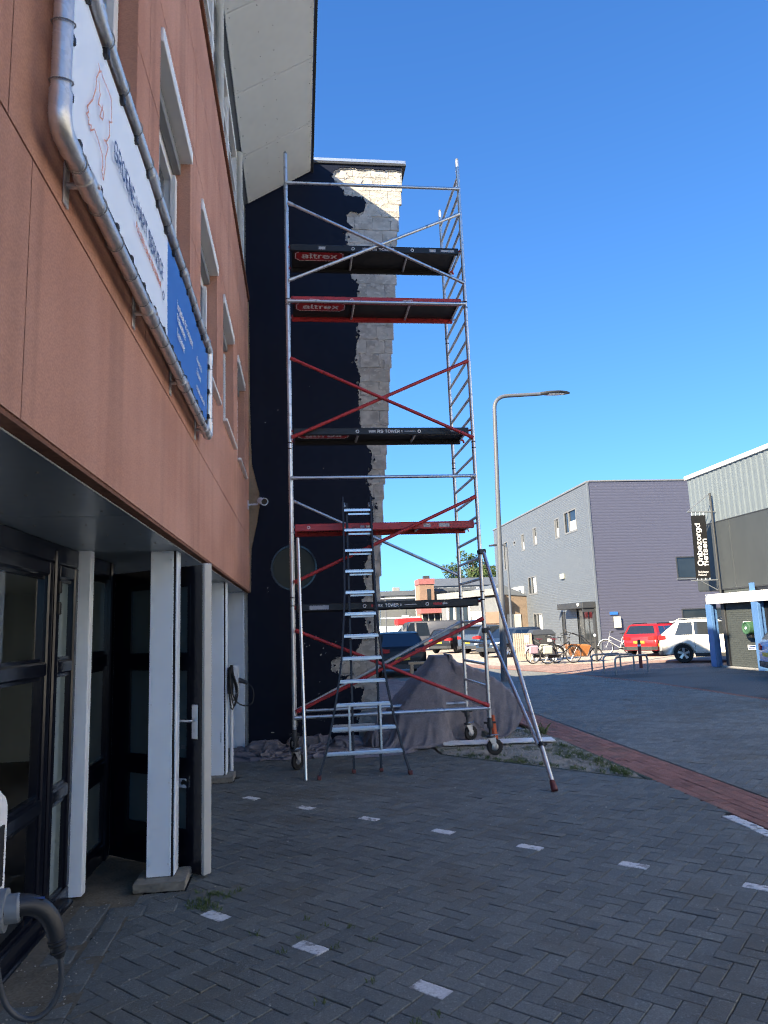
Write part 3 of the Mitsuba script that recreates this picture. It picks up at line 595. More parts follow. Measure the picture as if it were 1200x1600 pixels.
# slab edge stones round the plinth
st = unary_union([])
for a in ((-1.18, 4.72, -0.98, 4.88), (-0.97, 4.74, -0.79, 4.89), (-0.74, 4.80, -0.62, 5.05)):
    add('slab', box(a[0], a[2], a[1], a[3], -.03, .006, .006), 'm_paver', k_slab)
# the dark gable wall with its render knocked off
G = thing('gable_wing', 'tall gable wall in navy render, its right edge stripped to bare grey blocks', 'building')
YG = 11.0
edge_r = [(1.105, 0), (1.235, 2.31), (1.26, 2.77), (1.31, 3.31), (1.36, 3.9), (1.44, 4.63), (1.47, 5.05), (1.52, 5.63), (1.56, 6.11), (1.60, 6.44), (1.65, 7.04), (1.69, 7.5), (1.73, 8.05), (1.79, 8.56), (1.83, 8.92), (1.87, 9.46)]
def edge_x(z): return float(np.interp(z, [p[1] for p in edge_r], [p[0] for p in edge_r]))
bnd = [(0.86, 9.385), (.81, 9.37), (.68, 9.31), (.65, 9.19), (.71, 9.09), (.82, 9.0), (.87, 8.87), (1.01, 8.85), (1.18, 8.84), (1.2, 8.73), (1.18, 8.6), (1.09, 8.53), (.95, 8.57), (.89, 8.49), (.9, 8.39), (1.0, 8.3), (.85, 8.17), (.84, 8.04), (.9, 7.94), (.95, 7.8), (.96, 7.5), (.92, 7.41), (1.04, 7.26), (1.03, 6.96), (1.03, 6.66), (1.0, 6.55), (.98, 6.45), (1.01, 6.36), (.97, 6.21), (.94, 5.94), (.99, 5.81), (1.02, 5.63), (1.0, 5.41), (1.01, 5.2), (.98, 4.95), (1.02, 4.84), (1.06, 4.56), (1.12, 4.47), (1.2, 4.42), (1.16, 4.21), (1.17, 4.14), (1.09, 4.02), (1.1, 3.83), (1.14, 3.66), (1.15, 3.35), (1.12, 3.05), (1.10, 2.84), (1.02, 2.66), (.97, 2.55), (.96, 2.48), (.98, 2.31), (1.03, 2.21), (.94, 2.09), (.96, 1.82), (1.01, 1.6), (1.04, 1.5), (.91, 1.47), (.9, 1.41), (.83, 1.28), (.8, 1.27), (.73, 1.22), (.59, 1.21), (.47, 1.17), (.44, 1.04), (.48, .98), (.66, .94), (.77, .97), (.68, .92), (.66, .81), (.72, .78), (.82, .76), (.93, .77), (.88, .65), (.9, .49), (.84, .35), (.81, .25), (.83, .06), (.86, 0.0)]
def rough(pts, amp, step, seed):
    L = LineString(pts); n = int(L.length/step); q = np.array([L.interpolate(i*step).coords[0] for i in range(n+1)]); r = np.random.default_rng(seed)
    q += r.normal(0, amp, q.shape)+0.075*(np.c_[meshkit.fbm(np.c_[q*6, np.zeros(len(q))], 4, seed), meshkit.fbm(np.c_[q*6, np.ones(len(q))*9], 4, seed+7)]-.5); return [tuple(x) for x in q]
bnd_r = rough(bnd, .007, .016, 3)
top_r = rough([(.86, 9.385), (1.86, 9.36)], .008, .03, 5)
exposed = Polygon(bnd_r[::-1]+top_r+[(2.1, 9.36), (2.1, 0), (.9, 0)]).buffer(0)
wingp = Polygon([(-0.84, 0)]+[(x-.012, z) for x, z in edge_r]+[(-0.84, 9.46)])
add('wall_core', xz(wingp, YG+2.6, 2.6), 'm_mortar', G)
zb = np.arange(0.0, 9.46, .243); win_c = Point(-0.09, 2.60)
for r, z in enumerate(zb):
    x = -.2+.155*(r % 2)+rng.normal(0, .02); ztop = min(z+.243, 9.45)
    while x < 2.0:
        w = .305; xr = edge_x(z+.12)+rng.normal(0, .008)
        a, b = x+.0025, min(x+w-.0025, xr)
        if b-a > .05 and (xr-b < .06): b = xr
        g = sbox(a, z+.0025, b, ztop-.0025) if b-a > .045 else None
        if g is not None and g.intersects(exposed.buffer(.02)):
            dp = rng.uniform(.008, .017); n = 5; m = box(a, b, YG-dp, YG+.04, z+.0025, ztop-.0025, .004)
            add('block', m, 'm_block', G, uv=np.tile(rng.random(2), (len(m.vertices), 1)))
        x += w
nav = wingp.buffer(.006).intersection(sbox(-.79, 0, 3, 9.455)).difference(exposed)
rb2 = np.random.default_rng(21)
def blob(x, z, r): t = np.sort(rb2.uniform(0, 6.28, 9)); return Polygon([(x+r*rb2.uniform(.4, 1)*math.cos(q), z+r*1.2*rb2.uniform(.4, 1)*math.sin(q)) for q in t]).buffer(0)
bl = LineString(bnd_r); spots = [(bl.interpolate(rb2.uniform(0, bl.length)).coords[0], rb2.uniform(.008, .035)) for _ in range(150)]
left_bits = [blob(x+rb2.uniform(.0, .07), z+rb2.normal(0, .03), r) for (x, z), r in spots[:70] if z < 9.3]; lost_bits = [blob(x-rb2.uniform(.0, .06), z+rb2.normal(0, .03), r) for (x, z), r in spots[70:] if z < 9.3]
nav = unary_union([nav]+left_bits).difference(unary_union(lost_bits)).intersection(wingp.buffer(-.004).union(sbox(-.79, 0, .5, 9.455)))
nav = unary_union([g for g in getattr(nav, 'geoms', [nav]) if g.area > .0004]).difference(win_c.buffer(.355, 32))
add('render_coat', xz(nav, YG-.0185, .028), 'm_navy_render', G)
rim = nav.buffer(.010).intersection(exposed.buffer(.0)).intersection(wingp.buffer(.0))
add('render_edge', xz(rim, YG-.0175, .010), 'm_render_edge', G)
res = []     # smears of old adhesive left on the bare blocks
for _ in range(200):
    z = rng.uniform(.3, 9.3); x = rng.uniform(.6, edge_x(z)-.02); s = rng.uniform(.03, .13); t = np.sort(rng.uniform(0, 6.28, 12))
    g = Polygon([(x+s*rng.uniform(.3, 1)*math.cos(q), z+s*.8*rng.uniform(.3, 1)*math.sin(q)) for q in t]).buffer(0).intersection(exposed.buffer(-.03)).intersection(wingp.buffer(-.01))
    if g.area > .0008: res.append(xz(g, YG-.0165+rng.uniform(-.001, .001), .004+rng.uniform(0, .002)))
add('adhesive_smear', res, 'm_render_edge', G, kind='stuff')
chips = []
for x, z, s in [(.05, 1.45, .018), (.08, 1.4, .012), (.12, 1.42, .010), (.29, 1.27, .02), (.33, 1.37, .014), (.36, 1.3, .016), (.22, 1.55, .014), (.62, 1.48, .02), (.52, 1.45, .014), (.26, .88, .017), (.25, .70, .013), (.32, .3, .011), (-.45, .18, .016), (-.43, .185, .011), (.27, .31, .010), (-.49, 2.30, .012), (-.49, 2.24, .01), (-.3, 5.1, .011), (.4, 4.15, .012), (.55, 4.0, .010), (.62, 1.38, .013), (.2, 5.5, .009), (-.5, 4.9, .01), (.7, 1.56, .012), (.75, 1.5, .015)]:
    an = np.sort(rng.uniform(0, 6.28, 6)); chips.append(xz(Polygon([(x+s*rng.uniform(.5, 1)*math.cos(t), z+s*rng.uniform(.5, 1)*math.sin(t)) for t in an]).convex_hull, YG-.046, .0025))
add('paint_chip', chips, 'm_render_edge', G, kind='stuff')
rw = add('round_window', xz(win_c.buffer(.352, 32).difference(win_c.buffer(.325, 32)), YG-.004, .040), 'm_frame_navy', G)
add('pane', xz(win_c.buffer(.326, 32), YG-.003, .006), 'm_glass_round', rw)
add('wall_cap', box(.30, 1.93, YG-.08, YG+2.66, 9.465, 9.53, .008), 'm_alu', G)
add('wall_cap', box(.30, 1.93, YG-.075, YG+2.6, 9.43, 9.463, .004), 'm_dark_grey', G)
add('rear_annex', box(-6, 1.0, YG+2.62, YG+18, 0, 4.1), 'm_mortar', G)
# loose flashing at the corner
V, F = [], []
prof = [(2.24, .015), (2.6, .02), (2.9, .03), (3.05, .06), (3.3, .12), (3.55, .155), (3.75, .15), (3.95, .10), (4.2, .045), (4.6, .03), (5.4, .02), (6.9, .015)]
for z, w in prof:
    for t in np.linspace(0, 1, 7):
        V.append([XW+.002+w*math.sin(t*1.75)*1.05, 10.93-.16*w/.15*t*(1-.3*t)-.01, z+.05*w*math.sin(9*z+4*t)])
n = 7
for i in range(len(prof)-1):
    for j in range(n-1):
        q = [i*n+j, i*n+j+1, (i+1)*n+j+1, (i+1)*n+j]; F += [[q[0], q[1], q[2]], [q[0], q[2], q[3]]]
fl = tm(V, F); f2 = fl.copy(); f2.vertices = f2.vertices+[.004, .004, 0]; f2.faces = f2.faces[:, ::-1]
add('corner_flashing', [fl, f2], 'm_flap', B, smooth=True, label='loose tan corner flashing curling off the wall')
S_ = thing('security_camera', 'small pale tube security camera on the corner of the terracotta wall', 'camera')
add('bracket', [box(XW, XW+.012, 10.62, 10.70, 3.47, 3.60, .003), tube([XW+.01, 10.66, 3.535], [XW+.15, 10.66, 3.54], .013)], 'm_white_panel', S_)
ca = np.array([.35, -.85, -.25]); ca /= np.linalg.norm(ca); c0 = np.array([XW+.21, 10.64, 3.585])
add('housing', lathe([(0, -.09), (.045, -.09), (.05, -.07), (.05, .09), (.058, .092), (.058, .125), (.05, .125), (.044, .10)], c0, ca), 'm_white_panel', S_, smooth=30)
add('lens', lathe([(0, .104), (.046, .104)], c0, ca), 'm_black', S_)

# ------------------------------------------------------------------ banner in its pipe frame
XB, YB0, YB1, ZB0, ZB1 = -0.685, 1.99, 5.45, 3.15, 3.85
BF = thing('pipe_rack', 'galvanised pipe rack bracketed to the terracotta wall round the white and blue banner', 'pipe rack')
def pipe(nm, p, q, r=0.029): return add(nm, sweep([p, q], r, 20), 'm_galvanised', BF, smooth=40)
pipe('lower_pipe', [XB, YB0+.03, ZB0], [XB, YB1-.03, ZB0]); pipe('upper_pipe', [XB, YB0+.03, ZB1], [XB, YB1-.03, ZB1])
pipe('upright_pipe', [XB, YB0, ZB0+.03], [XB, YB0, ZB1-.03]); pipe('upright_pipe', [XB, YB1, ZB0+.03], [XB, YB1, ZB1-.03])
for y, s in ((YB0, 1), (YB1, -1)):
    for z, t in ((ZB0, 1), (ZB1, -1)):
        add('elbow', sweep(bend([[XB, y, z+t*.115], [XB, y, z], [XB, y+s*.115, z]], 8, .055), .0335, 18), 'm_galvanised', BF, smooth=40)
for z in (ZB0, ZB1):
    for y in (2.28, 3.26, 4.22, 5.24):
        b = add('bracket', [box(XW, XW+.008, y-.025, y+.025, z-.075, z+.075, .003), tube([XW+.006, y, z], [XB, y, z], .011, 10)], 'm_galvanised', BF)
        add('sleeve', sweep([[XB, y-.05, z], [XB, y+.05, z]], .035, 18), 'm_galvanised', b, smooth=40)
        add('screw', cyl([XB+.036, y, z], [1, 0, 0], .009, .008, 10), 'm_chrome', b)
BN = thing('banner', 'white and blue vinyl banner reading GROENE HART SERVICE', 'banner')
M_ = 0.075; ysplit = 3.72
def bsheet(y0, y1):
    n = 40; V, F = [], []
    for i, y in enumerate(np.linspace(y0, y1, n)):
        for z in (ZB0+M_-.02, (ZB0+ZB1)/2, ZB1-M_+.02): V.append([XB+.004*math.sin(y*5+z*3), y, z])
    for i in range(n-1):
        for j in range(2):
            q = [i*3+j, (i+1)*3+j, (i+1)*3+j+1, i*3+j+1]; F += [[q[0], q[1], q[2]], [q[0], q[2], q[3]]]
    return tm(V, F)
add('white_sheet', bsheet(YB0+M_, ysplit), 'm_banner_white', BN, smooth=True); add('blue_sheet', bsheet(ysplit, YB1-M_), 'm_banner_blue', BN, smooth=True)
add('hem', [box(XB-.006, XB+.009, YB0+M_, YB1-M_, ZB0+M_-.03, ZB0+M_-.012)], 'm_frame_navy', BN)
UY = np.array([0, 1.0, 0])
def bt(s, h, y, z, mat, w=None, bold=False): add('lettering', text(s, h, [XB+.0075, y, z], UY, UZ, .0012, bold, w), mat, BN)
bt('GROENE HART SERVICE', .082, 2.555, 3.462, 'm_navy_print', .99, False); bt('FLEXIBEL EN BETROUWBAAR', .032, 2.93, 3.392, 'm_orange_print', .56)
bt('Logistiek & Transport', .05, 3.965, 3.515, 'm_white_print', .61); bt('Pakketten', .05, 3.968, 3.435, 'm_white_print', .29); bt('Techniek', .05, 3.972, 3.345, 'm_white_print', .27)
bt('Groen &', .042, 4.752, 3.50, 'm_white_print', .24); bt('Schoon', .042, 4.754, 3.41, 'm_white_print', .19); bt('maak service', .042, 4.757, 3.30, 'm_white_print', .39)
add('emblem', [put(ext(Point(0, 0).buffer(.024).difference(Point(0, 0).buffer(.016)), .0012), [XB+.0075, 3.56, 3.39], UY, UZ)], 'm_navy_print', BN)
lg = [[(2.34, 3.64), (2.31, 3.589), (2.305, 3.542), (2.274, 3.474), (2.236, 3.425), (2.215, 3.40), (2.235, 3.395), (2.21, 3.37), (2.24, 3.375), (2.235, 3.35), (2.268, 3.37), (2.26, 3.345), (2.302, 3.382), (2.35, 3.376), (2.401, 3.359), (2.415, 3.319), (2.405, 3.295), (2.425, 3.273)],
      [(2.33, 3.66), (2.345, 3.64), (2.36, 3.66), (2.383, 3.652), (2.456, 3.661), (2.5, 3.659), (2.515, 3.571), (2.479, 3.551), (2.492, 3.502), (2.455, 3.45), (2.425, 3.433), (2.45, 3.44), (2.476, 3.442), (2.441, 3.369), (2.444, 3.34), (2.429, 3.28)], [(2.338, 3.60), (2.348, 3.57), (2.36, 3.565), (2.353, 3.55), (2.337, 3.507), (2.36, 3.52), (2.385, 3.527), (2.36, 3.476), (2.398, 3.493), (2.405, 3.524), (2.385, 3.54)]]
add('outline_drawing', [put(ext(LineString(l).buffer(.0022), .001), [XB+.0075, 0, 0], UY, UZ) for l in lg], 'm_orange_print', BN)
clips = []
def clip(y, z, s):     # a bungee loop round the pipe with a black hook on the banner's hem
    k = add('clip', box(XB-.012, XB+.016, y-.014, y+.014, z+s*(M_-.018)-.02, z+s*(M_-.018)+.016, .004), 'm_black', BN)
    an = np.linspace(0, 2*np.pi, 15); add('cord', sweep(np.c_[XB+.034*np.cos(an), np.full(15, y)-.012*np.sin(an), z+.034*np.sin(an)], .0024, 6, False), 'm_mid_grey', k)
    add('cord', sweep([[XB+.012, y, z+s*.033], [XB+.014, y, z+s*(M_-.01)]], .003, 6), 'm_dark_grey', k)
for i in range(14):
    clip(YB0+.16+i*.238, ZB0, 1); clip(YB0+.20+i*.238, ZB1, -1)
for z in (3.30, 3.50, 3.70):
    for y, s in ((YB1, -1), (YB0, 1)):
        k = add('clip', box(XB-.012, XB+.016, y+s*.057-.018, y+s*.057+.018, z-.014, z+.014, .004), 'm_black', BN)
        an = np.linspace(0, 2*np.pi, 15); add('cord', sweep(np.c_[XB+.034*np.cos(an), y+.034*np.sin(an), z+.012*np.sin(an)], .0024, 6, False), 'm_mid_grey', k)

# ------------------------------------------------------------------ the scaffold tower
SC = thing('scaffold_tower', 'tall aluminium rolling scaffold tower with red braces in front of the navy gable', 'scaffold')
XA, XC, YF, YR, RT = -0.10, 2.315, 8.95, 10.20, 0.0254
def joint(c): return add('coupling', sweep([np.array(c)-[0, 0, .035], np.array(c)+[0, 0, .035]], RT+.0035, 16), 'm_alu', None) if False else sweep([np.array(c)-[0, 0, .006], np.array(c)+[0, 0, .006]], RT+.004, 16)
for x in (XA, XC):
    for y in (YF, YR):
        col = add('column', sweep([[x, y, .42], [x, y, 8.13]], RT, 18), 'm_alu', SC, smooth=40)
        add('coupling', [joint([x, y, z]) for z in (.46, 1.95, 2.05, 3.95, 4.03, 5.92, 6.0)], 'm_black', col)
        add('spigot', sweep([[x, y, 8.13], [x, y, 8.16]], RT*.8, 14), 'm_mid_grey', col)
    for k in range(28):
        z = .60+.27*k
        add('rung', tube([x, YF+RT, z], [x, YR-RT, z], .019, 12), 'm_alu', SC, smooth=40)
def bar(nm, p, q, mat, r=.0215):
    p, q = np.array(p, float), np.array(q, float); d = (q-p)/np.linalg.norm(q-p)
    k = add(nm, sweep([p, q], r, 14), mat, SC, smooth=40)
    add('claw', sweep([p-d*.005, p+d*.07], r+.004, 12), mat, k); add('claw', sweep([q-d*.07, q+d*.005], r+.004, 12), mat, k)
    return k
YO = YF-.045
for z in (7.67, 5.955, 3.56, .61): bar('guard_rail', [XA+.01, YO, z], [XC-.01, YO, z], 'm_alu')
bar('guard_rail', [XA+.01, YR, .545], [XC-.01, YR, .545], 'm_alu')
for z0, z1, m in ((7.36, 6.25, 'm_alu'), (6.26, 7.30, 'm_alu'), (5.15, 4.07, 'm_red_paint'), (4.10, 5.15, 'm_red_paint'), (2.24, 3.29, 'm_red_paint'), (1.65, .64, 'm_red_paint'), (.68, 1.71, 'm_red_paint')):
    o = .022 if z1 > z0 else -.022
    bar('brace', [XA+.03, YO+o, z0], [XC-.02, YO+o, z1], m)
bar('brace', [XA+.03, YR+.03, 3.50], [XC-.02, YR+.03, 2.36], 'm_alu'); bar('brace', [XA+.03, YR+.03, .56], [XC-.02, YR+.03, 1.68], 'm_alu')
def platform(zt, mat, y0=8.985, dy=.62, sign=True, prints=()):
    x0, x1 = XA+.045, XC-.045; y1 = y0+dy
    pk = add('platform', box(x0+.02, x1-.02, y0+.03, y1-.03, zt-.035, zt-.022), 'm_plywood_dark', SC, label=None)
    fb = add('side_beam', box(x0, x1, y0, y0+.045, zt-.095, zt, .008), mat, pk); add('side_beam', box(x0, x1, y1-.045, y1, zt-.095, zt, .008), mat, pk)
    for x in (x0+.85, x0+1.62, x1-.02): add('crossbar', tube([x, y0+.04, zt-.055], [x, y1-.04, zt-.055], .017, 10), 'm_alu', pk)
    for x in (x0, x1):
        for y in (y0+.02, y1-.02):
            add('hook', sweep(bend([[x, y, zt-.04], [x+(.04 if x > 1 else -.04), y, zt-.03], [x+(.055 if x > 1 else -.055), y, zt-.075]], 5), .014, 8), 'm_red_paint' if mat == 'm_black' else 'm_alu', pk)
    add('hatch', box(x0+.04, x0+.80, y0+.06, y1-.06, zt-.044, zt-.0355), 'm_plywood_dark', pk)
    if sign:
        oc = Polygon([(.0, .06), (.06, .0), (.62, .0), (.68, .06), (.68, .20), (.62, .26), (.06, .26), (.0, .20)]); o = [x0+.06, y0+.36, zt-.0445]
        ux, uy = [1, 0, 0], [0, -1, 0]
        s = add('sign', put(ext(oc, .002), o, ux, uy), 'm_red_sign', pk, label='red eight-cornered sign reading altrex')
        add('border', put(ext(oc.buffer(-.008).difference(oc.buffer(-.018)), .001), np.array(o)-[0, 0, .002], ux, uy), 'm_white_print', s)
        add('lettering', text('altrex', .125, [o[0]+.09, o[1]-.075, o[2]-.002], ux, uy, .001, True, .50), 'm_white_print', s)
    for kind, x, w, h, t in prints:
        zc = zt-.05
        if kind == 't': add('lettering', text(t, h, [x, y0-.0005, zc-h/2], [1, 0, 0], UZ, .001, True, w), 'm_white_print', fb)
        if kind == 's': add('sticker', box(x, x+w, y0-.0015, y0+.001, zc-h/2, zc+h/2), 'm_grey_print', fb)
        if kind == 'r': add('sticker', xz(affinity.translate(Point(0, 0).buffer(h/2), x, zc).union(affinity.translate(Point(0, 0).buffer(h/2), x+w-h, zc)).convex_hull, y0+.001, .0025), 'm_red_sign', fb)
        if kind == 'u': add('symbol', xz(Point(x, zc).buffer(h/2).difference(Point(x, zc).buffer(h/3.2)), y0+.001, .0025), 'm_white_print', fb)
    return pk
platform(6.82, 'm_black', prints=[('s', .33, .09, .04, ''), ('u', .80, 0, .045, ''), ('s', .93, .08, .035, ''), ('t', 1.03, .10, .04, 'RS'), ('t', 1.15, .22, .04, 'TOWER'), ('u', 1.62, 0, .045, ''), ('s', 1.86, .09, .04, ''), ('s', 2.02, .19, .032, '')])
platform(6.07, 'm_red_paint', prints=[('t', .2, .12, .03, 'tower'), ('u', .76, 0, .045, ''), ('t', 1.45, .12, .025, 'altrex'), ('u', 1.57, 0, .045, '')])
platform(4.24, 'm_black', dy=.55, prints=[('u', .78, 0, .045, ''), ('s', .93, .09, .03, ''), ('t', 1.04, .08, .04, 'RS'), ('t', 1.14, .20, .04, 'TOWER'), ('s', 1.36, .015, .03, ''), ('s', 1.40, .15, .012, ''), ('u', 1.60, 0, .045, ''), ('s', 2.02, .15, .014, '')])
platform(2.98, 'm_red_paint', dy=.55, sign=False, prints=[('u', .12, 0, .04, ''), ('s', .78, .05, .03, ''), ('s', .85, .06, .03, ''), ('s', 1.60, .09, .045, ''), ('s', 1.80, .14, .045, '')])
platform(1.97, 'm_black', sign=False, prints=[('s', .11, .24, .05, ''), ('u', .80, 0, .045, ''), ('r', .90, .08, .035, ''), ('t', .97, .055, .033, 'RS'), ('t', 1.06, .17, .04, 'TOWER'), ('s', 1.25, .02, .03, ''), ('s', 1.31, .15, .012, ''), ('u', 1.60, 0, .045, ''), ('r', 1.69, .12, .03, ''), ('s', 1.80, .06, .022, '')])
def caster(x, y, z0, ang):
    zt = .42; a = math.radians(ang); d = np.array([math.cos(a), math.sin(a), 0]); s = np.array([-d[1], d[0], 0]); wc = np.array([x, y, z0+.10])+d*.045
    k = add('caster', [sweep([[x, y, z0+.225], [x, y, .50]], .019, 12), lathe([(0, 0), (.032, 0), (.038, .02), (.038, .06), (.03, .075), (.03, .13), (0, .13)], [x, y, .34+z0*.5]), lathe([(0, 0), (.05, 0), (.055, .012), (.05, .022), (0, .022)], [x, y, z0+.215])], 'm_dark_grey', SC, smooth=30)
    add('adjuster_nut', [box(x-.075, x+.075, y-.014, y+.014, .40+z0*.4, .425+z0*.4, .006)], 'm_black', k)
    fk = [put(ext(Polygon([(-.045, .215), (.05, .215), (.062, .08), (.03, .08)]), .006), wc*[1, 1, 0]+[0, 0, z0]-d*.045+s*o, d, UZ) for o in (-.036, .030)]
    add('fork', fk, 'm_alu', k)
    t = add('tyre', lathe([(.045, -.019), (.088, -.021), (.099, -.015), (.101, 0), (.099, .015), (.088, .021), (.045, .019)], wc, s, 30), 'm_black_rubber', k, smooth=40)
    add('hub', lathe([(0, -.022), (.02, -.022), (.048, -.014), (.048, .014), (.02, .022), (0, .022)], wc, s, 20), 'm_alu', t, smooth=30)
    add('brake_pedal', put(box(-.01, .10, -.02, .02, 0, .012, .003), [x, y, z0+.235], d, s), 'm_chrome', k)
caster(XA, YF, 0.0, -100+150); caster(XC, YF, 0.035, 5); caster(XC, YR, 0.03, 20); caster(XA, YR, 0.0, 120)
st0, st1, foot = np.array([XC+.03, YF-.06, 2.56]), np.array([XC+.03, YF-.06, 1.56]), np.array([2.435, 7.09, .05])
mid = st0+(foot-st0)*.86
k = add('stabiliser', sweep([st0, foot], .0235, 16), 'm_alu', SC, smooth=40)
add('strut', sweep([st1, mid-[0, 0, .0]+np.array([-.03, 0, .0])], .0215, 14), 'm_alu', k, smooth=40)
for s in (st0, st1): add('clamp', [box(s[0]-.06, s[0]+.03, s[1]-.03, s[1]+.10, s[2]-.03, s[2]+.03, .008)], 'm_dark_grey', k)
dft = (foot-st0)/np.linalg.norm(foot-st0)
add('clamp', [sweep([mid-dft*.02, mid+dft*.02], .033, 14), cyl(mid+[.035, 0, 0], [1, 0, 0], .012, .05, 10)], 'm_black', k)
add('foot', sweep([foot-dft*.05, foot+dft*.05], [.027, .034], 16), 'm_bollard', k, smooth=40)

# ------------------------------------------------------------------ ladder, pole, coverings
LA = thing('combination_ladder', 'dark framed aluminium combination ladder with splayed feet leaning on the scaffold', 'ladder')
fy = lambda z: 8.31+.1667*z
Lp = [(.554, 3.29), (.552, 3.12), (.544, 2.606), (.533, 2.09), (.515, 1.836), (.494, 1.571), (.469, 1.313), (.429, 1.053), (.380, .792), (.319, .523), (.254, .268), (.172, .03)]
Rp = [(.905, 3.29), (.905, 3.12), (.902, 2.6), (.903, 2.08), (.909, 1.822), (.925, 1.555), (.949, 1.293), (.98, 1.028), (1.024, .761), (1.078, .484), (1.139, .22), (1.196, .02)]
def flat_bar(pts, w, d):   # a rail of w (across) by d (deep) along pts in the ladder's plane
    p = np.array([[x, fy(z), z] for x, z in pts]); t = np.gradient(p, axis=0); t /= np.linalg.norm(t, axis=1, keepdims=True); nrm = np.array([0, 1, -.1667]); nrm /= np.linalg.norm(nrm)
    e = np.cross(t, nrm); V = np.vstack([[q+e_*w/2+nrm*d/2, q-e_*w/2+nrm*d/2, q-e_*w/2-nrm*d/2, q+e_*w/2-nrm*d/2] for q, e_ in zip(p, e)]); F = []
    for i in range(len(p)-1):
        for j in range(4):
            q = [i*4+j, i*4+(j+1) % 4, i*4+4+(j+1) % 4, i*4+4+j]; F += [[q[0], q[1], q[2]], [q[0], q[2], q[3]]]
    n = len(V)-4; F += [[0, 2, 1], [0, 3, 2], [n, n+1, n+2], [n, n+2, n+3]]
    m = tm(V, F); m.fix_normals(); return m
fs = [add('stile', flat_bar(pp_, .022, .062), 'm_ladder_stile', LA) for pp_ in (Lp, Rp)]
for s, pp_ in zip(fs, (Lp, Rp)): add('foot', box(pp_[-1][0]-.022, pp_[-1][0]+.022, fy(0)-.04, fy(0)+.035, .0, .045, .006), 'm_bollard', s)
for i, z in enumerate([3.119-.2602*k for k in range(12)]):
    a = float(np.interp(z, [p[1] for p in Lp[::-1]], [p[0] for p in Lp[::-1]])); b = float(np.interp(z, [p[1] for p in Rp[::-1]], [p[0] for p in Rp[::-1]])); y = fy(z)
    add('rung', [box(a, b, y-.030, y-.004, z-.020, z+.012, .005), box(a, b, y-.004, y+.022, z-.006, z+.022, .005)], 'm_alu_bright', LA)
for x in (.527, .884): add('spacer_rail', box(x-.012, x+.012, fy(.5)-.06, fy(.5)-.036, .24, .79, .003), 'm_alu_bright', LA)
ry = lambda z: 8.57+.105*z
for x0, x1 in ((.603, .578), (.904, .896)):
    s = add('rear_stile', put(box(-.012, .012, -.03, .03, 0, 3.21), [x1, ry(.0), .01], [1, 0, 0], [0, 1, 0], np.array([(x0-x1)/3.2, .105, 1])), 'm_ladder_stile', LA)
    add('foot', box(x1-.02, x1+.02, ry(0)-.035, ry(0)+.035, 0, .04, .005), 'm_bollard', s)
for z in [3.077-.2575*k for k in range(12)]:
    t = z/3.2; add('rear_rung', [box(.578+.025*t+.01, .896+.008*t-.01, ry(z)-.026, ry(z)+.0, z-.014, z+.014, .004)], 'm_alu_bright', LA)
for x in (.572, .888): add('hinge', [cyl([x, fy(3.21)+.05, 3.20], [1, 0, 0], .03, .022, 16), box(x-.012, x+.012, fy(3.2)-.02, fy(3.2)+.11, 3.16, 3.19, .004)], 'm_steel', LA)
add('sticker', box(.40, 1.0, fy(.45)+.012, fy(.45)+.014, .43, .55), 'm_grey_print', LA, label='pale label board behind the second lowest rung') if False else None
add('label', box(.345, .84, ry(.5)-.034, ry(.5)-.030, .455, .545, .001), 'm_grey_print', LA)
p0, p1 = np.array([.026, 8.32, .0]), np.array([-.02, 8.845, 2.78])
PO = thing('aluminium_pole', 'loose aluminium pole leaning upright against the left side of the scaffold', 'pole')
add('tube', sweep([p0, p1], .0205, 18), 'm_alu_bright', PO, smooth=40); add('end_cap', sweep([p1, p1+(p1-p0)*.004], [.021, .012], 14), 'm_mid_grey', PO)
# dust sheets: let fall over what they cover
def st_floor(u, v, r):
    x = .40+u*.80; y = 10.27+v*.62-.10*np.sin((x+.9)*2.2)*(v < 0); q = np.stack([x*3, y*4, x*0], -1)
    z = .03+.42*meshkit.fbm(q*2.2, 3, 5)*np.clip((x+.9)*2, .35, 1)+r.uniform(0, .01, u.shape); return np.stack([x+.05*meshkit.fbm(q*2, 2, 9), y+.05*meshkit.fbm(q*2, 2, 14), z], -1)
fs_ = cloth(170, 80, 3.40, 1.62, st_floor, [(-.75, -.35, 10.5, 10.9, .09), (-.2, .4, 10.7, 11, .12), (.45, .8, 10.3, 10.8, .10), (.95, 1.62, 10.1, 10.9, .24)], 110, 8, wall=10.945, seed=3)
add('dust_sheet', fs_, 'm_tarp', smooth=True, label='crumpled purple grey dust sheet lying along the foot of the navy gable', category='dust sheet')
HP = thing('covered_heap', 'heap of materials under purple grey dust sheets behind the right wheels of the scaffold', 'covered heap')
st_ = [(2.22+.115*i, 2.36+.115*i, 10.44+.012*i, 11.3, 1.04-.017*i-.0075*i*i) for i in range(9)]
hb_ = [(1.32+.095*i, 1.98, 10.06+.06*i, 11.25, .52+.10*i) for i in range(6)]+[(1.45, 1.9, 10.0, 11.2, .36), (1.90, 2.20, 10.5, 11.0, 1.20)]+st_
def rest_on(x, y, bs, o):
    z = np.full(x.shape, .02)
    for a, b, c, d, e in bs: z = np.where((x > a-o) & (x < b+o) & (y > c-o) & (y < d+o), np.maximum(z, e), z)
    from scipy.ndimage import gaussian_filter
    return np.maximum(gaussian_filter(z, 3), z)+.015
def st_heap(u, v, r):
    x, y = 1.70+u, 10.68+v; return np.stack([x, y, rest_on(x, y, hb_, .12)+.03*meshkit.fbm(np.stack([x*5, y*5, x*0], -1), 3, 2)], -1)
add('dust_sheet', cloth(98, 104, 2.25, 2.5, st_heap, hb_, 150, 9, fric=.5, seed=4), 'm_tarp', HP, smooth=True)
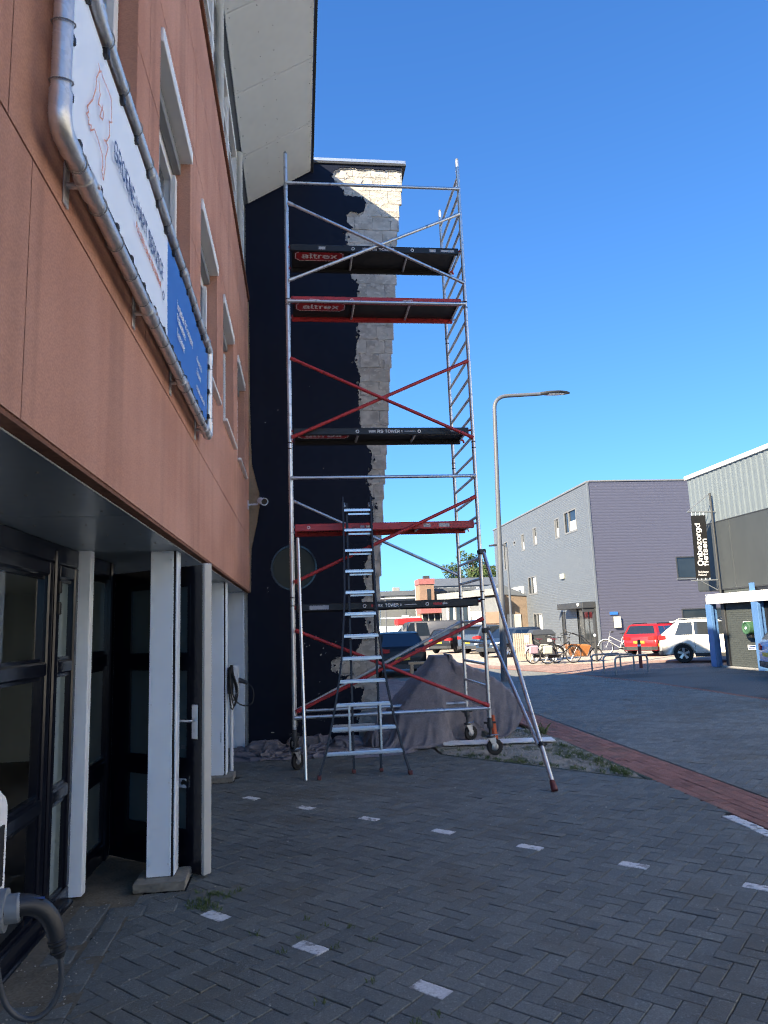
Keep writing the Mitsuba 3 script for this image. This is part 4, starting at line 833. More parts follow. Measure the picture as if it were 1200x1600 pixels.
hb2 = [(a-.015, b+.015, c-.015, d+.015, e+.015) for a, b, c, d, e in hb_]
def st_heap2(u, v, r):
    c, s = math.cos(-.12), math.sin(-.12); x, y = 2.72+u*c-v*s, 10.78+u*s+v*c; return np.stack([x, y, rest_on(x, y, hb2, .10)+.03*meshkit.fbm(np.stack([x*5, y*5, x*0], -1), 3, 8)], -1)
add('dust_sheet', cloth(80, 92, 1.34, 1.66, st_heap2, hb2, 150, 9, fric=.8, seed=6), 'm_tarp', HP, smooth=True)
for a, b, c, d, e in (hb_[0], hb_[3], hb_[5]): add('crate', box(a+.03, b-.03, c+.03, d-.03, .0, e-.03, .02), 'm_black', HP)
PL = add('white_plank', put(box(0, 1.52, -.14, .14, 0, .022, .004), [1.90, 9.96, .036], [.993, -.115, 0], [.115, .993, 0]), 'm_white_paint', label='white board lying flat on the sand patch behind the scaffold wheels', category='board')
CN = thing('traffic_cone', 'small orange traffic cone beside the right front scaffold wheel', 'traffic cone')
add('cone', lathe([(.062, .0), (.055, .012), (.022, .34), (.018, .355), (0, .355)], [2.57, 9.75, .06], n=24), 'm_orange_plastic', CN, smooth=40)
add('base', box(2.48, 2.66, 9.66, 9.84, .034, .06, .01), 'm_orange_plastic', CN)
TR = thing('wooden_trestle', 'plain wooden trestle standing behind the covered heap', 'trestle')
add('beam', box(2.36, 3.35, 15.95, 16.03, .80, .86, .006), 'm_wood', TR)
for x in (2.43, 3.28):
    for s in (-1, 1): add('leg', hull([[x-.03, 15.99+s*.30+a, 0] for a in (-.025, .025)]+[[x+.03, 15.99+s*.30+a, 0] for a in (-.025, .025)]+[[x-.03, 15.99+s*.03+a, .80] for a in (-.025, .025)]+[[x+.03, 15.99+s*.03+a, .80] for a in (-.025, .025)]), 'm_wood', TR)

# ------------------------------------------------------------------ charging points and the drainpipe
C1 = thing('charging_point', 'white wall charging point at the left edge with a grey plug and hanging cable', 'charging point')
bx = sbox(1.74, .945, 1.94, 1.30).buffer(-.06).buffer(.06)
body = yz(bx, -.858, .125); add('cover', body, 'm_charger', C1)
add('cover_rim', yz(bx.buffer(-.012), -.733, .012), 'm_charger', C1)
add('display', yz(sbox(1.78, 1.08, 1.905, 1.21).buffer(.004), -.721, .003), 'm_black', C1)
soc = np.array([-.73, 1.875, 1.03])
add('socket', lathe([(.0, 0), (.047, 0), (.047, .035), (.0, .035)], soc, (1, .15, 0)), 'm_gun_grey', C1, smooth=30)
pl = spline([soc+[.03, .0, .0], soc+[.062, .012, .006], soc+[.095, .025, -.004], soc+[.122, .036, -.034], soc+[.137, .042, -.078], soc+[.146, .046, -.128]], 26)
pr = np.interp(np.linspace(0, 1, 26), [0, .12, .3, .5, .62, .8, .92, 1], [.028, .026, .0225, .021, .021, .020, .018, .009])
k = add('plug', sweep(pl, pr, 22), 'm_plug', C1, smooth=50)
add('collar', lathe([(.028, 0), (.032, .006), (.032, .034), (.027, .040)], soc+[.026, .004, 0], (1, .2, .05)), 'm_gun_grey', k, smooth=30)
for t in (20, 21.5, 23): add('rib', torus(pl[int(t)], pl[int(t)]-pl[int(t)-1], pr[int(t)]+.0005, .0022, 20, 6), 'm_black', k)
add('sticker', put(box(-.012, .012, -.008, .008, 0, .0012), pl[9]+[.003, -.005, .0225], [.9, .3, -.25], [-.3, .9, 0]), 'm_navy_print', k)
e = pl[-1]
add('cable', sweep(spline([e, e+[.004, .0, -.045], e+[-.004, -.004, -.085], e+[-.04, -.02, -.118], e+[-.085, -.035, -.10], e+[-.115, -.045, -.04], e+[-.13, -.05, .04], e+[-.14, -.05, .07]], 60), .0066, 14), 'm_cable', C1, smooth=50)
C2 = thing('charging_point', 'white charging point with coiled black cable on the column before the navy gable', 'charging point')
y0 = 8.60
add('cover', yz(sbox(y0, .93, y0+.17, 1.27).buffer(-.03).buffer(.03), -.79, .05), 'm_charger', C2); add('backplate', yz(sbox(y0+.01, .95, y0+.16, 1.25), -.856, .066), 'm_dark_grey', C2)
add('plug', sweep(spline([[-.74, 8.70, 1.10], [-.70, 8.70, 1.085], [-.66, 8.69, 1.07], [-.635, 8.69, 1.055]], 12), np.linspace(.032, .02, 12), 14), 'm_plug', C2, smooth=50)
lp = [[-.635, 8.69, 1.055], [-.58, 8.68, 1.0], [-.565, 8.66, .90], [-.60, 8.64, .82], [-.70, 8.62, .82], [-.78, 8.60, .90], [-.80, 8.58, 1.05]]
add('cable', sweep(spline(lp, 50), .0075, 10), 'm_black', C2, smooth=50)
coil = []
for i, (w, b) in enumerate(((.0, .80), (.012, .90), (.024, .84))):
    cc = [[-.835+w, 8.585-.012*i, 1.26], [-.845+w, 8.58-.012*i, 1.1], [-.83+w, 8.57-.012*i, b+.1], [-.80+w, 8.565-.012*i, b-.02], [-.765+w, 8.57-.012*i, b+.08], [-.785+w, 8.575-.012*i, 1.1], [-.82+w, 8.58-.012*i, 1.28]]
    coil.append(sweep(spline(cc, 40), .0075, 8))
add('cable_coil', coil, 'm_black', C2, smooth=50)
DP = thing('drainpipe', 'white plastic conduit running down the column below the far charging point', 'pipe')
add('tube', sweep([[-.835, 8.84, .02], [-.835, 8.84, .93]], .021, 16), 'm_white_paint', DP, smooth=40)
for z in (.25, .55, .80): add('clip', sweep([[-.835, 8.84, z-.012], [-.835, 8.84, z+.012]], .025, 16), 'm_white_paint', DP)

# ------------------------------------------------------------------ street lamps
def lamp(base, h, arm, head, r0, label, rz=0.0, tilt=0.0):
    k = thing('street_lamp', label, 'street lamp', 'curved arm street lamps'); Q = Put([base[0], base[1], 0], rz)
    pole = np.vstack([[0, 0, 0], [0, 0, h*.5], bend([[0, 0, h*.9], [0, 0, h], [arm, 0, h+.06*arm]], 10, abs(arm)*.42)]); pole[:, 0] += tilt*pole[:, 2]
    rr = np.interp(np.r_[0, np.cumsum(np.linalg.norm(np.diff(pole, axis=0), axis=1))], [0, h*.35, h*.36, h*1.3], [r0, r0*.98, r0*.78, r0*.5])
    add('pole', Q(sweep(pole, rr, 16)), 'm_lamp_grey', k, smooth=40)
    e = pole[-1]; L = head
    hp = [(0, .05, .035), (.10*L, .09, .05), (.3*L, .17, .06), (.6*L, .20, .055), (.85*L, .13, .04), (1.0*L, .02, .012)]
    up, dn = [], []
    for x, w, t in hp:
        for a in np.linspace(0, np.pi, 9): up.append([e[0]+x, w*math.cos(a), e[2]+.02+t*math.sin(a)+.03*x])
        up.append([e[0]+x, w*.8, e[2]-.015+.03*x]); up.append([e[0]+x, -w*.8, e[2]-.015+.03*x])
    hd_ = add('lamp_head', Q(hull(up)), 'm_dark_grey', k, smooth=40)
    add('lens', Q(hull([[e[0]+.28*L, s*.12, e[2]-.022+.03*.28*L] for s in (-1, 1)]+[[e[0]+.8*L, s*.10, e[2]-.022+.03*.8*L] for s in (-1, 1)]+[[e[0]+.5*L, s*.1, e[2]-.006+.03*.5*L] for s in (-1, 1)])), 'm_white_panel', hd_)
    add('sleeve', Q(sweep([[e[0]-.08, 0, e[2]-.004], [e[0]+.06, 0, e[2]+.003]], .05, 14)), 'm_dark_grey', k)
    return k
lamp((5.72, 20.2), 8.43, 1.45, .95, .10, 'tall grey street lamp with curved arm right of the scaffold', 0, .027)
lamp((11.2, 37.5), 5.85, -.9, .7, .085, 'smaller street lamp in front of the silver clad facade', 0)
lamp((5.45, 46.0), 3.55, -.5, .45, .06, 'low pale lamp in front of the long dark hall', 0)

# ------------------------------------------------------------------ the silver and lilac clad building
def corrugated(p, q, z0, z1, pitch, depth, out, horizontal=True, holes=()):
    """profiled sheet from p to q (ground points), with its ribs as geometry; holes: (s0, s1, z0, z1) along the wall"""
    p, q = np.array(p, float), np.array(q, float); L = float(np.linalg.norm(q-p)); d = (q-p)/L; o = np.array(out, float); ms = []
    prof = lambda t: [(t, 0), (t+.18*pitch, depth), (t+.62*pitch, depth), (t+.80*pitch, 0)]
    def panel(s0, s1, a, b):
        lo, hi = (a, b) if horizontal else (s0, s1); pts = []; t = math.floor(lo/pitch)*pitch
        while t < hi: pts += prof(t); t += pitch
        pts.append((t, 0)); tt = np.array([x[0] for x in pts]); dd_ = np.array([x[1] for x in pts]); g = np.unique(np.r_[lo, tt[(tt > lo) & (tt < hi)], hi]); v = np.interp(g, tt, dd_)
        V = []
        for x, y in zip(g, v):
            for e in ((s0, s1) if horizontal else (a, b)):
                s, z = (e, x) if horizontal else (x, e); w = p+d*s+o*y; V.append([w[0], w[1], z])
        F = []
        for i in range(len(g)-1): F += [[2*i, 2*i+1, 2*i+3], [2*i, 2*i+3, 2*i+2]]
        ms.append(tm(V, F))
    cuts = sorted({0.0, L, *[h[0] for h in holes], *[h[1] for h in holes]})
    for s0, s1 in zip(cuts[:-1], cuts[1:]):
        hz = sorted([(h[2], h[3]) for h in holes if h[0] < s1-1e-6 and h[1] > s0+1e-6]); z = z0
        for a, b in hz:
            if a > z+.01: panel(s0, s1, z, a)
            z = max(z, b)
        if z < z1-.01: panel(s0, s1, z, z1)
    return ms
GB = thing('clad_building', 'two storey building with silver ribbed side and lilac grey ribbed front', 'building')
cx, cy, gh = 15.72, 36.7, 9.05
lw = [(38.55, 40.45, 6.68, 7.98, 1), (41.35, 42.1, 6.62, 7.85, 1), (45.55, 46.3, 6.70, 7.88, 1), (48.2, 48.9, 6.62, 7.80, 1), (50.3, 50.8, 7.25, 7.55, 0), (52.3, 53.5, 5.6, 7.75, 1), (46.2, 48.0, 3.47, 4.68, 2), (49.4, 51.5, .05, 3.9, 3), (45.5, 47.4, .45, 2.18, 2), (41.4, 42.05, .05, 2.13, 4), (37.35, 39.6, .05, 2.25, 5)]
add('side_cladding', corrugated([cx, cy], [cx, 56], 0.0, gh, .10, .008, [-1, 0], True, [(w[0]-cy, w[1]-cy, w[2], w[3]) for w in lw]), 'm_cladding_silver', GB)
rw_ = [(20.42, 23.4, 3.66, 4.86, 0), (20.46, 24.2, .75, 2.03, 0)]
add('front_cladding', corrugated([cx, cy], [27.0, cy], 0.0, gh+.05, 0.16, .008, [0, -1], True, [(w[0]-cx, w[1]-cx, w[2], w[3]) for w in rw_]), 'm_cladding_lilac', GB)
add('core', box(cx+.22, 27, cy+.22, 55.9, 0, gh-.02), 'm_interior', GB)
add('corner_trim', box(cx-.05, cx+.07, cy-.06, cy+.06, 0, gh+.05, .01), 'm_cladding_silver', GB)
add('roof_trim', [box(cx-.07, cx+.1, cy-.07, 56.05, gh, gh+.10, .01), box(cx+.1, 27, cy-.07, cy+.1, gh+.05, gh+.13, .01)], 'm_mid_grey', GB)
def wall_window(par, y0, y1, z0, z1, style):     # in the side facing -X
    w = add('window', yz(sbox(y0, z0, y1, z1).difference(sbox(y0+.07, z0+.07, y1-.07, z1-.07)), cx-.02, .05), 'm_white_panel' if style in (3,) else 'm_mid_grey', par)
    add('pane', yz(sbox(y0+.05, z0+.05, y1-.05, z1-.05), cx+.06, .01), 'm_glass_dark', w)
    rv = [box(cx, cx+.22, y0-.01, y0+.02, z0, z1), box(cx, cx+.22, y1-.02, y1+.01, z0, z1), box(cx-.03, cx+.22, y0, y1, z0-.03, z0), box(cx, cx+.22, y0, y1, z1-.01, z1+.02)]
    add('reveal', rv, 'm_mid_grey', w)
    if style in (1, 2): add('mullion', box(cx-.015, cx+.075, y0+(y1-y0)*.62, y0+(y1-y0)*.62+.06, z0+.07, z1-.07), 'm_mid_grey', w)
    if style == 2: add('blind', yz(sbox(y0+.1, z0+.1, y0+(y1-y0)*.45, z1-.1), cx+.045, .01), 'm_blind', w)
    if style == 1: add('blind', yz(sbox(y0+.1, z0+.1, y0+(y1-y0)*.6, z0+(z1-z0)*.5), cx+.045, .01), 'm_blind', w)
    return w
for y0, y1, z0, z1, s in lw[:7]+lw[8:9]: wall_window(GB, y0, y1, z0, z1, s)
w = wall_window(GB, *lw[7])
add('frame', yz(sbox(49.15, 0, 51.8, 4.15).difference(sbox(49.4, 0, 51.5, 3.9)), cx-.10, .13), 'm_white_paint', w); add('mullion', [box(cx-.02, cx+.08, 49.45, 51.45, 1.95, 2.05), box(cx-.02, cx+.08, 50.55, 50.65, .1, 3.8)], 'm_mid_grey', w)
d = add('side_door', yz(sbox(41.4, .02, 42.05, 2.13), cx+.03, .05), 'm_dark_grey', GB); add('handle', box(cx-.01, cx+.02, 41.5, 41.56, 1.0, 1.1), 'm_chrome', d)
d = add('entrance_door', yz(sbox(37.35, .02, 39.6, 2.25).difference(unary_union([sbox(37.45, .1, 38.05, 2.15), sbox(38.15, .1, 38.75, 2.15), sbox(38.85, .1, 39.5, 2.15)])), cx+.05, .06), 'm_dark_grey', GB)
add('pane', yz(sbox(37.4, .05, 39.55, 2.2), cx+.07, .01), 'm_glass_dark', d); add('poster', yz(sbox(38.9, .5, 39.3, .9), cx+.085, .004), 'm_white_print', d)
cn = add('canopy', box(cx-.75, cx+.05, 36.85, 40.7, 2.25, 2.58, .02), 'm_dark_grey', GB); add('spotlight', [cyl([cx-.78, 37.4, 2.45], [1, 0, .2], .09, .08, 14)], 'm_white_paint', cn); add('bracket', [box(cx-.7, cx, 36.95, 37.1, 2.05, 2.25), box(cx-.1, cx, 36.9, 37.2, .05, 2.25)], 'm_dark_grey', cn)
add('wall_box', box(cx-.15, cx-.02, 41.0, 41.5, 4.1, 4.4, .02), 'm_fabric_light', GB)
for x0, x1, z0, z1, _ in rw_:
    w = add('window', xz(sbox(x0, z0, x1, z1).difference(unary_union([sbox(x0+.06, z0+.06, x0+1.7, z1-.06), sbox(x0+1.8, z0+.06, x1-.06, z1-.06)])), cy+.03, .06), 'm_dark_grey', GB)
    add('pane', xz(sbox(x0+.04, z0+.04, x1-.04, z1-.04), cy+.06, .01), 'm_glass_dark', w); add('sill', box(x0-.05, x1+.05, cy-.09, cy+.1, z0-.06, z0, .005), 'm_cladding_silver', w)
    add('reveal', [box(x0-.01, x0+.02, cy, cy+.22, z0, z1), box(x0, x1, cy, cy+.22, z1-.01, z1+.02)], 'm_mid_grey', w)
    if z0 < 2: add('poster', xz(sbox(x0+.4, z0+.35, x0+.95, z0+.65), cy+.045, .004), 'm_roof_dark', w)
MB = add('meter_box', box(16.55, 16.92, cy-.19, cy-.05, 1.14, 1.74, .02), 'm_fabric_light', GB); add('street_sign', box(16.36, 16.82, cy-.075, cy-.055, 1.84, 2.0, .004), 'm_banner_blue', GB)

# ------------------------------------------------------------------ the building on the right with the white canopy
RB = thing('canopy_building', 'building with light ribbed cladding, grey fascia and a white canopy beam on blue posts', 'building')
xr = 13.40
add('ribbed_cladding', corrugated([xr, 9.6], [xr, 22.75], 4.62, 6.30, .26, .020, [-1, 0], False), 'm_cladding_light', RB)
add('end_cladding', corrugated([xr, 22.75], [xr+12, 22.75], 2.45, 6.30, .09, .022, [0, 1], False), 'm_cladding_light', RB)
add('core', box(xr+.03, xr+12, 9.6, 22.72, 2.46, 6.25), 'm_interior', RB)
add('roof_trim', box(xr-.08, xr+.1, 9.6, 22.85, 6.28, 6.42, .01), 'm_white_paint', RB)
y = -20.0
while y < 22.7:
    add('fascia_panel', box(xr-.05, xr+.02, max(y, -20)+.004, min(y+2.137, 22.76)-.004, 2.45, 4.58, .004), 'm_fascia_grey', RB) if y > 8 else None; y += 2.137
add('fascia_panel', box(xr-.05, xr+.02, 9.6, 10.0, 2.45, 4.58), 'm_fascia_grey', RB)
add('drip_edge', box(xr-.06, xr+.02, 9.6, 22.77, 4.585, 4.615), 'm_dark_grey', RB)
add('soffit', box(xr-.04, xr+6, 9.6, 22.7, 2.42, 2.448), 'm_dark_grey', RB)
# painted brick wall under the canopy, bricks as geometry
wb = []
for r in range(36):
    z = .065*r; y = 19.85-.11*(r % 2)
    while y < 21.35:
        a, b = max(y, 19.85), min(y+.21, 21.35)
        if b-a > .03: wb.append(((y, z), box(xr-.006+rng.normal(0, .0015), xr+.1, a+.004, b-.004, z+.004, z+.061)))
        y += .22
add('wall_mortar', box(xr+.004, xr+.25, 19.8, 21.36, 0, 2.42), 'm_brick_grey', RB)
for _, m in wb[:300]: add('brick', m, 'm_brick_grey', RB)
if wb[300:]: add('brick_field', [m for _, m in wb[300:]], 'm_brick_grey', RB, kind='stuff')
add('rear_wall', box(xr+2.5, xr+2.7, 9.6, 21.6, 0, 2.42), 'm_brick_grey', RB); add('dark_door', box(xr-.02, xr+.1, 18.2, 19.79, 0, 2.42, .01), 'm_black', RB)
add('dark_post', box(xr-.03, xr+.08, 21.42, 21.60, 0, 2.42, .01), 'm_dark_grey', RB)
add('plinth', box(xr-.12, xr+.05, 19.4, 22.3, -.05, .035, .01), 'm_concrete', RB)
xb = 13.22
add('canopy_beam', box(xb-.12, xb+.0, 9.7, 21.95, 1.985, 2.235, .008), 'm_white_paint', RB)
add('canopy_roof', box(xb-.12, xr+.02, 9.7, 21.95, 2.24, 2.30, .004), 'm_white_paint', RB)
for y in (21.75, 19.35, 16.95):
    add('blue_post', [box(xb-.10, xb-.0, y, y+.30, 0, 1.984, .006), box(xb-.0, xb+.16, y+.09, y+.21, 0, 1.984)], 'm_blue_post', RB)
add('blue_post', box(xr-.065, xr-.052, 19.7, 19.95, 2.3, 2.55), 'm_blue_post', RB)
HR = thing('hose_reel', 'round dark green hose reel in a white holder on the grey painted brick wall', 'hose reel')
add('holder', box(xr-.16, xr-.007, 20.12, 20.33, 1.06, 1.42, .02), 'm_charger', HR)
add('drum', [cyl([xr-.17, 20.02, 1.22], [1, 0, 0], .19, .2, 26), torus([xr-.27, 20.02, 1.22], [1, 0, 0], .16, .03)], 'm_green', HR, smooth=40); add('hub', cyl([xr-.275, 20.02, 1.22], [1, 0, 0], .04, .03, 14), 'm_white_panel', HR); add('bracket', box(xr-.2, xr-.007, 19.9, 20.12, .93, 1.02, .01), 'm_black', HR)
WS = thing('wall_sign', 'small white rectangular sign low on the grey painted brick wall', 'sign')
add('plate', box(xr-.025, xr-.008, 19.93, 20.42, .57, .71, .003), 'm_white_print', WS)
add('print', [box(xr-.028, xr-.0251, 20.04, 20.34, .655, .695), box(xr-.028, xr-.0251, 19.98, 20.38, .59, .615)], 'm_navy_print', WS)
# unseen pale block added opposite to bounce sunlight onto the shaded terracotta building
OB = thing('added_bounce_block', 'added unseen pale block with dark windows, bouncing sunlight onto the shaded facade', 'building')
oh = [(y, z) for z in (.9, 4.1, 7.3) for y in np.arange(-21.0, 7.5, 3.6)]
add('wall', yz(sbox(-23, 0, 9.5, 10.4).difference(unary_union([sbox(y, z, y+2.2, z+1.7) for y, z in oh])), 12.05, .35), 'm_bounce_render', OB)
for y, z in oh: add('window', yz(sbox(y, z, y+2.2, z+1.7), 12.2, .05), 'm_glass_dark', OB)
add('core', box(12.3, 13.3, -22.9, 9.4, 0, 10.35), 'm_bounce_render', OB); add('roof_trim', box(11.95, 12.5, -23.1, 9.6, 10.4, 10.55), 'm_mid_grey', OB)
# hanging shop banner
HB = thing('hanging_banner', 'black vertical shop banner reading Onbezorgd fietsen on a wall bracket', 'sign')
def PB(x, z): return np.array([x, 21.3, z])
sh = hull([[12.52, 21.292, 4.82], [13.01, 21.292, 4.83], [12.47, 21.292, 2.79], [12.97, 21.292, 2.81], [12.52, 21.308, 4.82], [13.01, 21.308, 4.83], [12.47, 21.308, 2.79], [12.97, 21.308, 2.81]])
add('sheet', sh, 'm_black', HB)
up_ = np.array([.0245, 0, 1.0]); up_ /= np.linalg.norm(up_); rt = np.array([.999, 0, -.024])
add('lettering', [text('Onbezorgd', .175, PB(12.755, 3.18)+[0, -.0095, 0], up_, -rt, .002, True, 1.38), text('fietsen', .165, PB(12.935, 3.18)+[0, -.0095, 0], up_, -rt, .002, True, .88)], 'm_white_print', HB)
add('lettering', [text('Autolease', .075, PB(12.555, 2.975)+[0, -.0095, 0], rt, up_, .002, False, .36), text('Holland', .075, PB(12.55, 2.88)+[0, -.0095, 0], rt, up_, .002, False, .28)], 'm_white_print', HB)
add('bracket', [tube([12.40, 21.3, 4.94], [13.24, 21.3, 4.93], .022), tube([12.42, 21.3, 4.95], [13.21, 21.3, 5.52], .014), tube([12.30, 21.3, 2.74], [13.20, 21.3, 2.74], .02), tube([12.66, 21.3, 2.70], [13.16, 21.3, 2.42], .014), tube([13.24, 21.3, 4.93], [13.36, 21.3, 4.93], .02)], 'm_steel', HB)
add('loop', [tube([x, 21.3, 4.82], [x, 21.3, 4.95], .012, 8) for x in (12.56, 12.69, 12.82, 12.95)]+[tube([x, 21.3, 2.74], [x, 21.3, 2.81], .010, 8) for x in (12.52, 12.66, 12.80, 12.94)], 'm_white_panel', HB)
add('upright', tube([13.25, 21.3, 2.3], [13.25, 21.3, 5.55], .035), 'm_dark_grey', HB)

# ------------------------------------------------------------------ cars
def car(label, paint, o, rz, L=4.2, Wd=1.78, H=1.46, style='hatch', scale=.93, rear_plate='m_plate_yellow', group=None):
    """x forward from the rear bumper, y left, z up"""
    k = thing({'van': 'parked_van'}.get(style, 'parked_car'), label, 'van' if style == 'van' else 'car', group)
    Q = Put(o, rz, 0, scale); pm = 'm_car_'+paint
    belt = .93 if style != 'suv' else 1.0; hw = Wd/2
    if style == 'van':
        side = [(0, .40), (.02, 1.0), (.08, H-.08), (.2, H), (L*.62, H), (L*.70, H-.06), (L*.84, 1.12), (L*.985, .92), (L, .5), (L-.03, .30), (.05, .30)]
    elif style == 'estate':
        side = [(0, .42), (.0, .62), (.05, .86), (.16, .98), (.42, H-.05), (.62, H), (L*.52, H), (L*.60, H-.05), (L*.76, .98), (L*.94, .82), (L, .60), (L-.02, .30), (.06, .26)]
    elif style == 'fast':
        side = [(0, .45), (-.0, .68), (.05, .92), (.12, 1.02), (.80, H-.06), (1.0, H-.01), (1.5, H), (L*.52, H-.02), (L*.60, H-.08), (L*.75, 1.02), (L*.94, .92), (L, .70), (L-.03, .36), (.06, .32)]
    elif style == 'suv':
        side = [(0, .45), (-.0, .68), (.04, .94), (.12, 1.08), (.60, H-.14), (.74, H-.05), (1.25, H), (L*.46, H-.005), (L*.58, H-.11), (L*.75, 1.06), (L*.94, .94), (L, .70), (L-.03, .36), (.06, .32)]
    else:
        side = [(0, .42), (.0, .64), (.05, .88), (.12, 1.0), (.42, H-.07), (.6, H), (L*.48, H), (L*.58, H-.06), (L*.75, .96), (L*.93, .80), (L, .58), (L-.02, .30), (.06, .26)]
    rb_ = .05 if style == 'van' else .09
    sp_ = Polygon(side).buffer(-rb_).buffer(rb_, 7)
    A = man(put(ext(sp_, Wd+.4), [0, hw+.2, 0], [1, 0, 0], [0, 0, 1], [0, -1, 0]))
    rt_ = hw*.74 if style != 'van' else hw*.9
    fr_ = Polygon([(-hw*.93, .2), (-hw, .42), (-hw, .72), (-hw*.965, belt), (-rt_, H-.06), (-rt_*.9, H+.02), (rt_*.9, H+.02), (rt_, H-.06), (hw*.965, belt), (hw, .72), (hw, .42), (hw*.93, .2)]).buffer(-rb_).buffer(rb_, 6)
    Bm = man(put(ext(fr_, L+.6), [-.3, 0, 0], [0, 1, 0], [0, 0, 1], [1, 0, 0]))
    pl_ = Polygon([(0, -hw*.72), (.10, -hw*.90), (.42, -hw), (L-.7, -hw), (L-.22, -hw*.86), (L, -hw*.5), (L, hw*.5), (L-.22, hw*.86), (L-.7, hw), (.42, hw), (.10, hw*.90), (0, hw*.72)]).buffer(-rb_*1.4).buffer(rb_*1.4, 7)
    Cm = man(xy(pl_, 0, H+.3))
    body = (A ^ Bm) ^ Cm
    wr = .345 if style in ('suv', 'van') else .315; xw = (L*.195, L*.80)
    for x in xw:
        for s in (-1, 1): body = body - man(cyl([x, s*hw, wr], [0, 1, 0], wr+.055, .46, 28))
    bm = unman(body)
    add('body', Q(bm), pm, k, smooth=32)
    def sidept(x, z, s, off=.0):     # point on the tumblehome side
        t = np.interp(z, [belt, H-.06], [hw*.965, rt_]); return [x, s*(t+off), z]
    top = H-.11; lo = belt+.03
    xr0 = np.interp(lo, [.98, H-.05], [.16, .42]) if style == 'estate' else np.interp(lo, [1.0, H-.07], [.12, .42])
    xa = {'van': .9, 'estate': .42, 'suv': .58, 'hatch': .50, 'fast': .75}[style]; xf = {'van': L*.80, 'suv': L*.70}.get(style, L*.70); xft = {'van': L*.695, 'suv': L*.585}.get(style, L*.565)
    xs_ = [xa, L*.29, L*.485, xf] if style != 'van' else [L*.42, L*.62, L*.63, xf]
    for s in (-1, 1):
        for i in range(3):
            if style == 'van' and i == 1: continue
            a, b = xs_[i]+.03, xs_[i+1]-.03
            at, bt_ = (a+.17 if i == 0 else a), (xft if i == 2 else b)
            if i == 0 and style != 'van': a -= .02
            P4 = [sidept(a, lo, s, .004), sidept(b, lo, s, .004), sidept(bt_, top, s, .004), sidept(at, top, s, .004)]
            P5 = [sidept(a, lo, s, -.02), sidept(b, lo, s, -.02), sidept(bt_, top, s, -.02), sidept(at, top, s, -.02)]
            add('side_window', Q(hull(P4+P5)), 'm_car_glass', k)
    # rear and front screens lie on the slopes of the side outline
    def slope(x0, z0, x1, z1, w0, w1, off):
        n = np.array([-(z1-z0), 0, (x1-x0)]); n = n/np.linalg.norm(n)*off; n = n if (n[2] > 0) else -n
        pts = []
        for o_ in (1, -3): pts += [[x0+n[0]*o_, s*w0, z0+n[2]*o_] for s in (-1, 1)]+[[x1+n[0]*o_, s*w1, z1+n[2]*o_] for s in (-1, 1)]
        return hull(pts)
    seg = {'estate': ((.16, .98), (.42, H-.05)), 'suv': ((.12, 1.08), (.60, H-.14)), 'fast': ((.12, 1.02), (.80, H-.06)), 'hatch': ((.12, 1.0), (.42, H-.07)), 'van': ((.03, 1.1), (.075, H-.12))}[style]
    (xa_, za_), (xb_, zb_) = seg; t0, t1 = .10, .93
    add('rear_window', Q(slope(xa_+(xb_-xa_)*t0, za_+(zb_-za_)*t0, xa_+(xb_-xa_)*t1, za_+(zb_-za_)*t1, hw*.80, rt_*.88, .005)), 'm_car_glass', k)
    fs_ = {'van': ((L*.84, 1.12), (L*.70, H-.06)), 'suv': ((L*.75, 1.06), (L*.58, H-.11)), 'estate': ((L*.76, .98), (L*.60, H-.05))}.get(style, ((L*.75, .96), (L*.58, H-.06)))
    add('windscreen', Q(slope(fs_[0][0], fs_[0][1], fs_[1][0], fs_[1][1], hw*.84, rt_*.9, .005)), 'm_car_glass', k)
    zl = .90 if style in ('hatch', 'estate') else 1.0
    for s in (-1, 1):
        add('tail_light', Q(hull([[-.012, s*hw*.50, zl-.13], [-.012, s*hw*.50, zl-.02], [.02, s*hw*.80, zl+.03], [.02, s*hw*.80, zl-.15], [.26, s*(hw*.985), zl+.01], [.26, s*(hw*.985), zl-.11], [.10, s*(hw*.925), zl+.04], [.10, s*(hw*.925), zl-.14], [.2, s*hw*.6, zl-.05]])), 'm_tail', k)
        add('headlight', Q(hull([[L+.004, s*hw*.5, .66], [L+.004, s*hw*.5, .72], [L-.12, s*hw*.86, .66], [L-.12, s*hw*.86, .78], [L-.42, s*hw*.985, .76], [L-.42, s*hw*.985, .80], [L-.3, s*hw*.6, .7]])), 'm_headlight', k)
        m_ = add('mirror', Q(box(L*.665, L*.665+.12, s*(hw+.02) if s > 0 else -(hw+.20), (hw+.20) if s > 0 else -(hw+.02), belt+.02, belt+.15, .03)), pm, k)
        add('door_line', Q([box(x, x+.008, s*hw-.012, s*hw+.002, .38, belt-.02) for x in (L*.29, L*.48, L*.685)]), 'm_black', k)
        add('handle', Q([box(x, x+.16, s*hw*.985-.02, s*hw*.985+.028*s if s > 0 else s*hw*.985+.02, belt-.14, belt-.11, .006) if s > 0 else box(x, x+.16, s*hw*.985-.028, s*hw*.985+.02, belt-.14, belt-.11, .006) for x in (L*.31, L*.50)]), pm, k)
    bp = 'm_dark_grey'
    add('rear_bumper', Q(hull([[-.025, s*hw*.70, z] for s in (-1, 1) for z in (.30, .46)]+[[.12, s*hw*.93, z] for s in (-1, 1) for z in (.30, .46)])), bp, k)
    add('front_bumper', Q(hull([[L+.02, s*hw*.5, z] for s in (-1, 1) for z in (.32, .50)]+[[L-.22, s*hw*.88, z] for s in (-1, 1) for z in (.32, .50)])), bp, k)
    add('grille', Q(box(L-.02, L+.012, -hw*.38, hw*.38, .56, .70, .008)), 'm_black', k)
